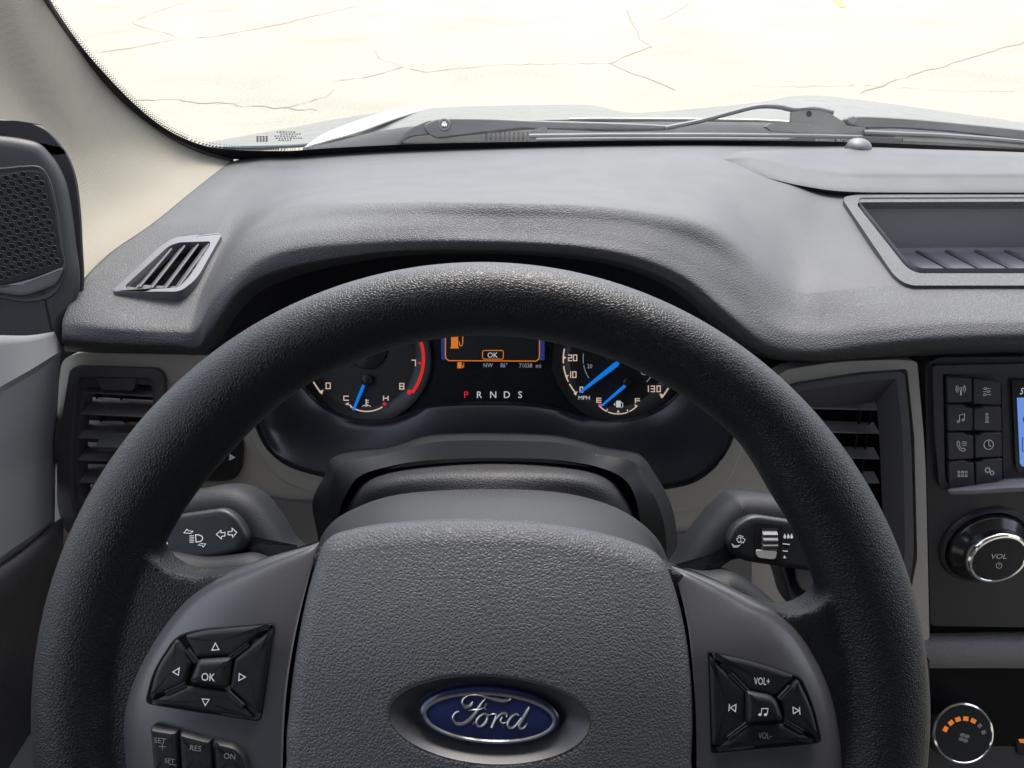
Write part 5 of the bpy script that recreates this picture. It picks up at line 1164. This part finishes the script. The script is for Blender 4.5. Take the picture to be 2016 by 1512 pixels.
lk = thing('padded_trim_strip', 'grained grey padded strip under the radio panel', 'dash trim', W(1920, 1310, .53))
Z0 = [(1780, 1240, .56), (1900, 1238, .56), (2200, 1232, .56)]; Z1 = [(1780, 1256, .545), (1900, 1254, .545), (2200, 1250, .545)]; Z2 = [(1780, 1285, .535), (1900, 1284, .535), (2200, 1282, .535)]
Z3 = [(1780, 1312, .537), (1900, 1311, .537), (2200, 1312, .537)]; Z4 = [(1780, 1326, .56), (1900, 1325, .56), (2200, 1326, .56)]
lofted('padding', [Z0, Z1, Z2, Z3, Z4], M['padded'], lk, n=4, k=5)
lp = plane3(W(1850, 1330, .56), W(2016, 1330, .56), W(1900, 1520, .50))
cl = thing('climate_panel', 'black climate control panel below the padded strip', 'control panel', W(1920, 1500, .53))
slab('panel', lp, [(1760, 1318), (2200, 1318), (2200, 1800), (1760, 1800)], .01, M['stack'], cl, h=0, bw=0)
cn = Plane(lp.px(1870, 1432, .018), Vector((0, -math.cos(R(34)), math.sin(R(34)))))
k2 = cn.mpp(1880, 1430); u0, v0 = cn.pxuv(1870, 1425, 0); r2 = 60*k2
mb = MB(); mb.lathe(cn, u0, v0, [(r2*1.08, -.03), (r2*1.04, .002), (r2*1.0, .004), (r2, .022), (r2*.96, .0255), (r2*.91, .0265), (r2*.89, .0258)], 64); ck_ = build('fan_knob', mb, M['chrome'], cl)
mb = MB(); mb.lathe(cn, u0, v0, [(r2*.90, .0258), (r2*.4, .0262), (.00001, .0262)], 64); cf = build('knob_face', mb, M['button'], ck_)
CF = Plane(cn.P(u0, v0, .0266), cn.n)
cm = MB(); cd = MB()
for i, a in enumerate((152, 128, 106, 84, 62, 40, 18)):
    c_, s_ = math.cos(R(a)), math.sin(R(a)); q = (c_*r2*.66, s_*r2*.62-r2*.14); T = (-s_, c_); w_ = r2*(.085 if i < 5 else .06); h_ = r2*.07
    vs = [CF.P(q[0]+T[0]*w_*i_+c_*h_*j_, q[1]+T[1]*w_*i_+s_*h_*j_, 0) for i_, j_ in ((-1, -1), (-1, 1), (1, 1), (1, -1))]
    (cm if i < 5 else cd).add(vs, [(0, 1, 2, 3)])
build('speed_marks', cm, M['l_orange'], ck_, 0, doubles=False)
for a in range(0, 360, 90):
    c_, s_ = math.cos(R(a+25)), math.sin(R(a+25)); qs = [(r2*.10*c_+r2*.09*math.cos(R(b)), -r2*.12+r2*.10*s_+r2*.06*math.sin(R(b))) for b in range(0, 360, 30)]
    cd.add([CF.P(x, y, 0) for x, y in qs], [tuple(range(12))])
build('faint_marks', cd, M['markdim'], ck_, 0, doubles=False)
hb_ = dome('seat_heater_button', lp, rc([(1996, 1406), (2060, 1400), (2070, 1490), (2004, 1486)], 8), [(0, 0), (0, .002), (.001, .003)], M['button'], cl)
mb = MB(); mb.poly(lp, [(1999, 1440), (2004, 1446), (2022, 1450), (2022, 1464), (2008, 1462)], .0035); build('symbol', mb, M['l_orange'], hb_, 0)
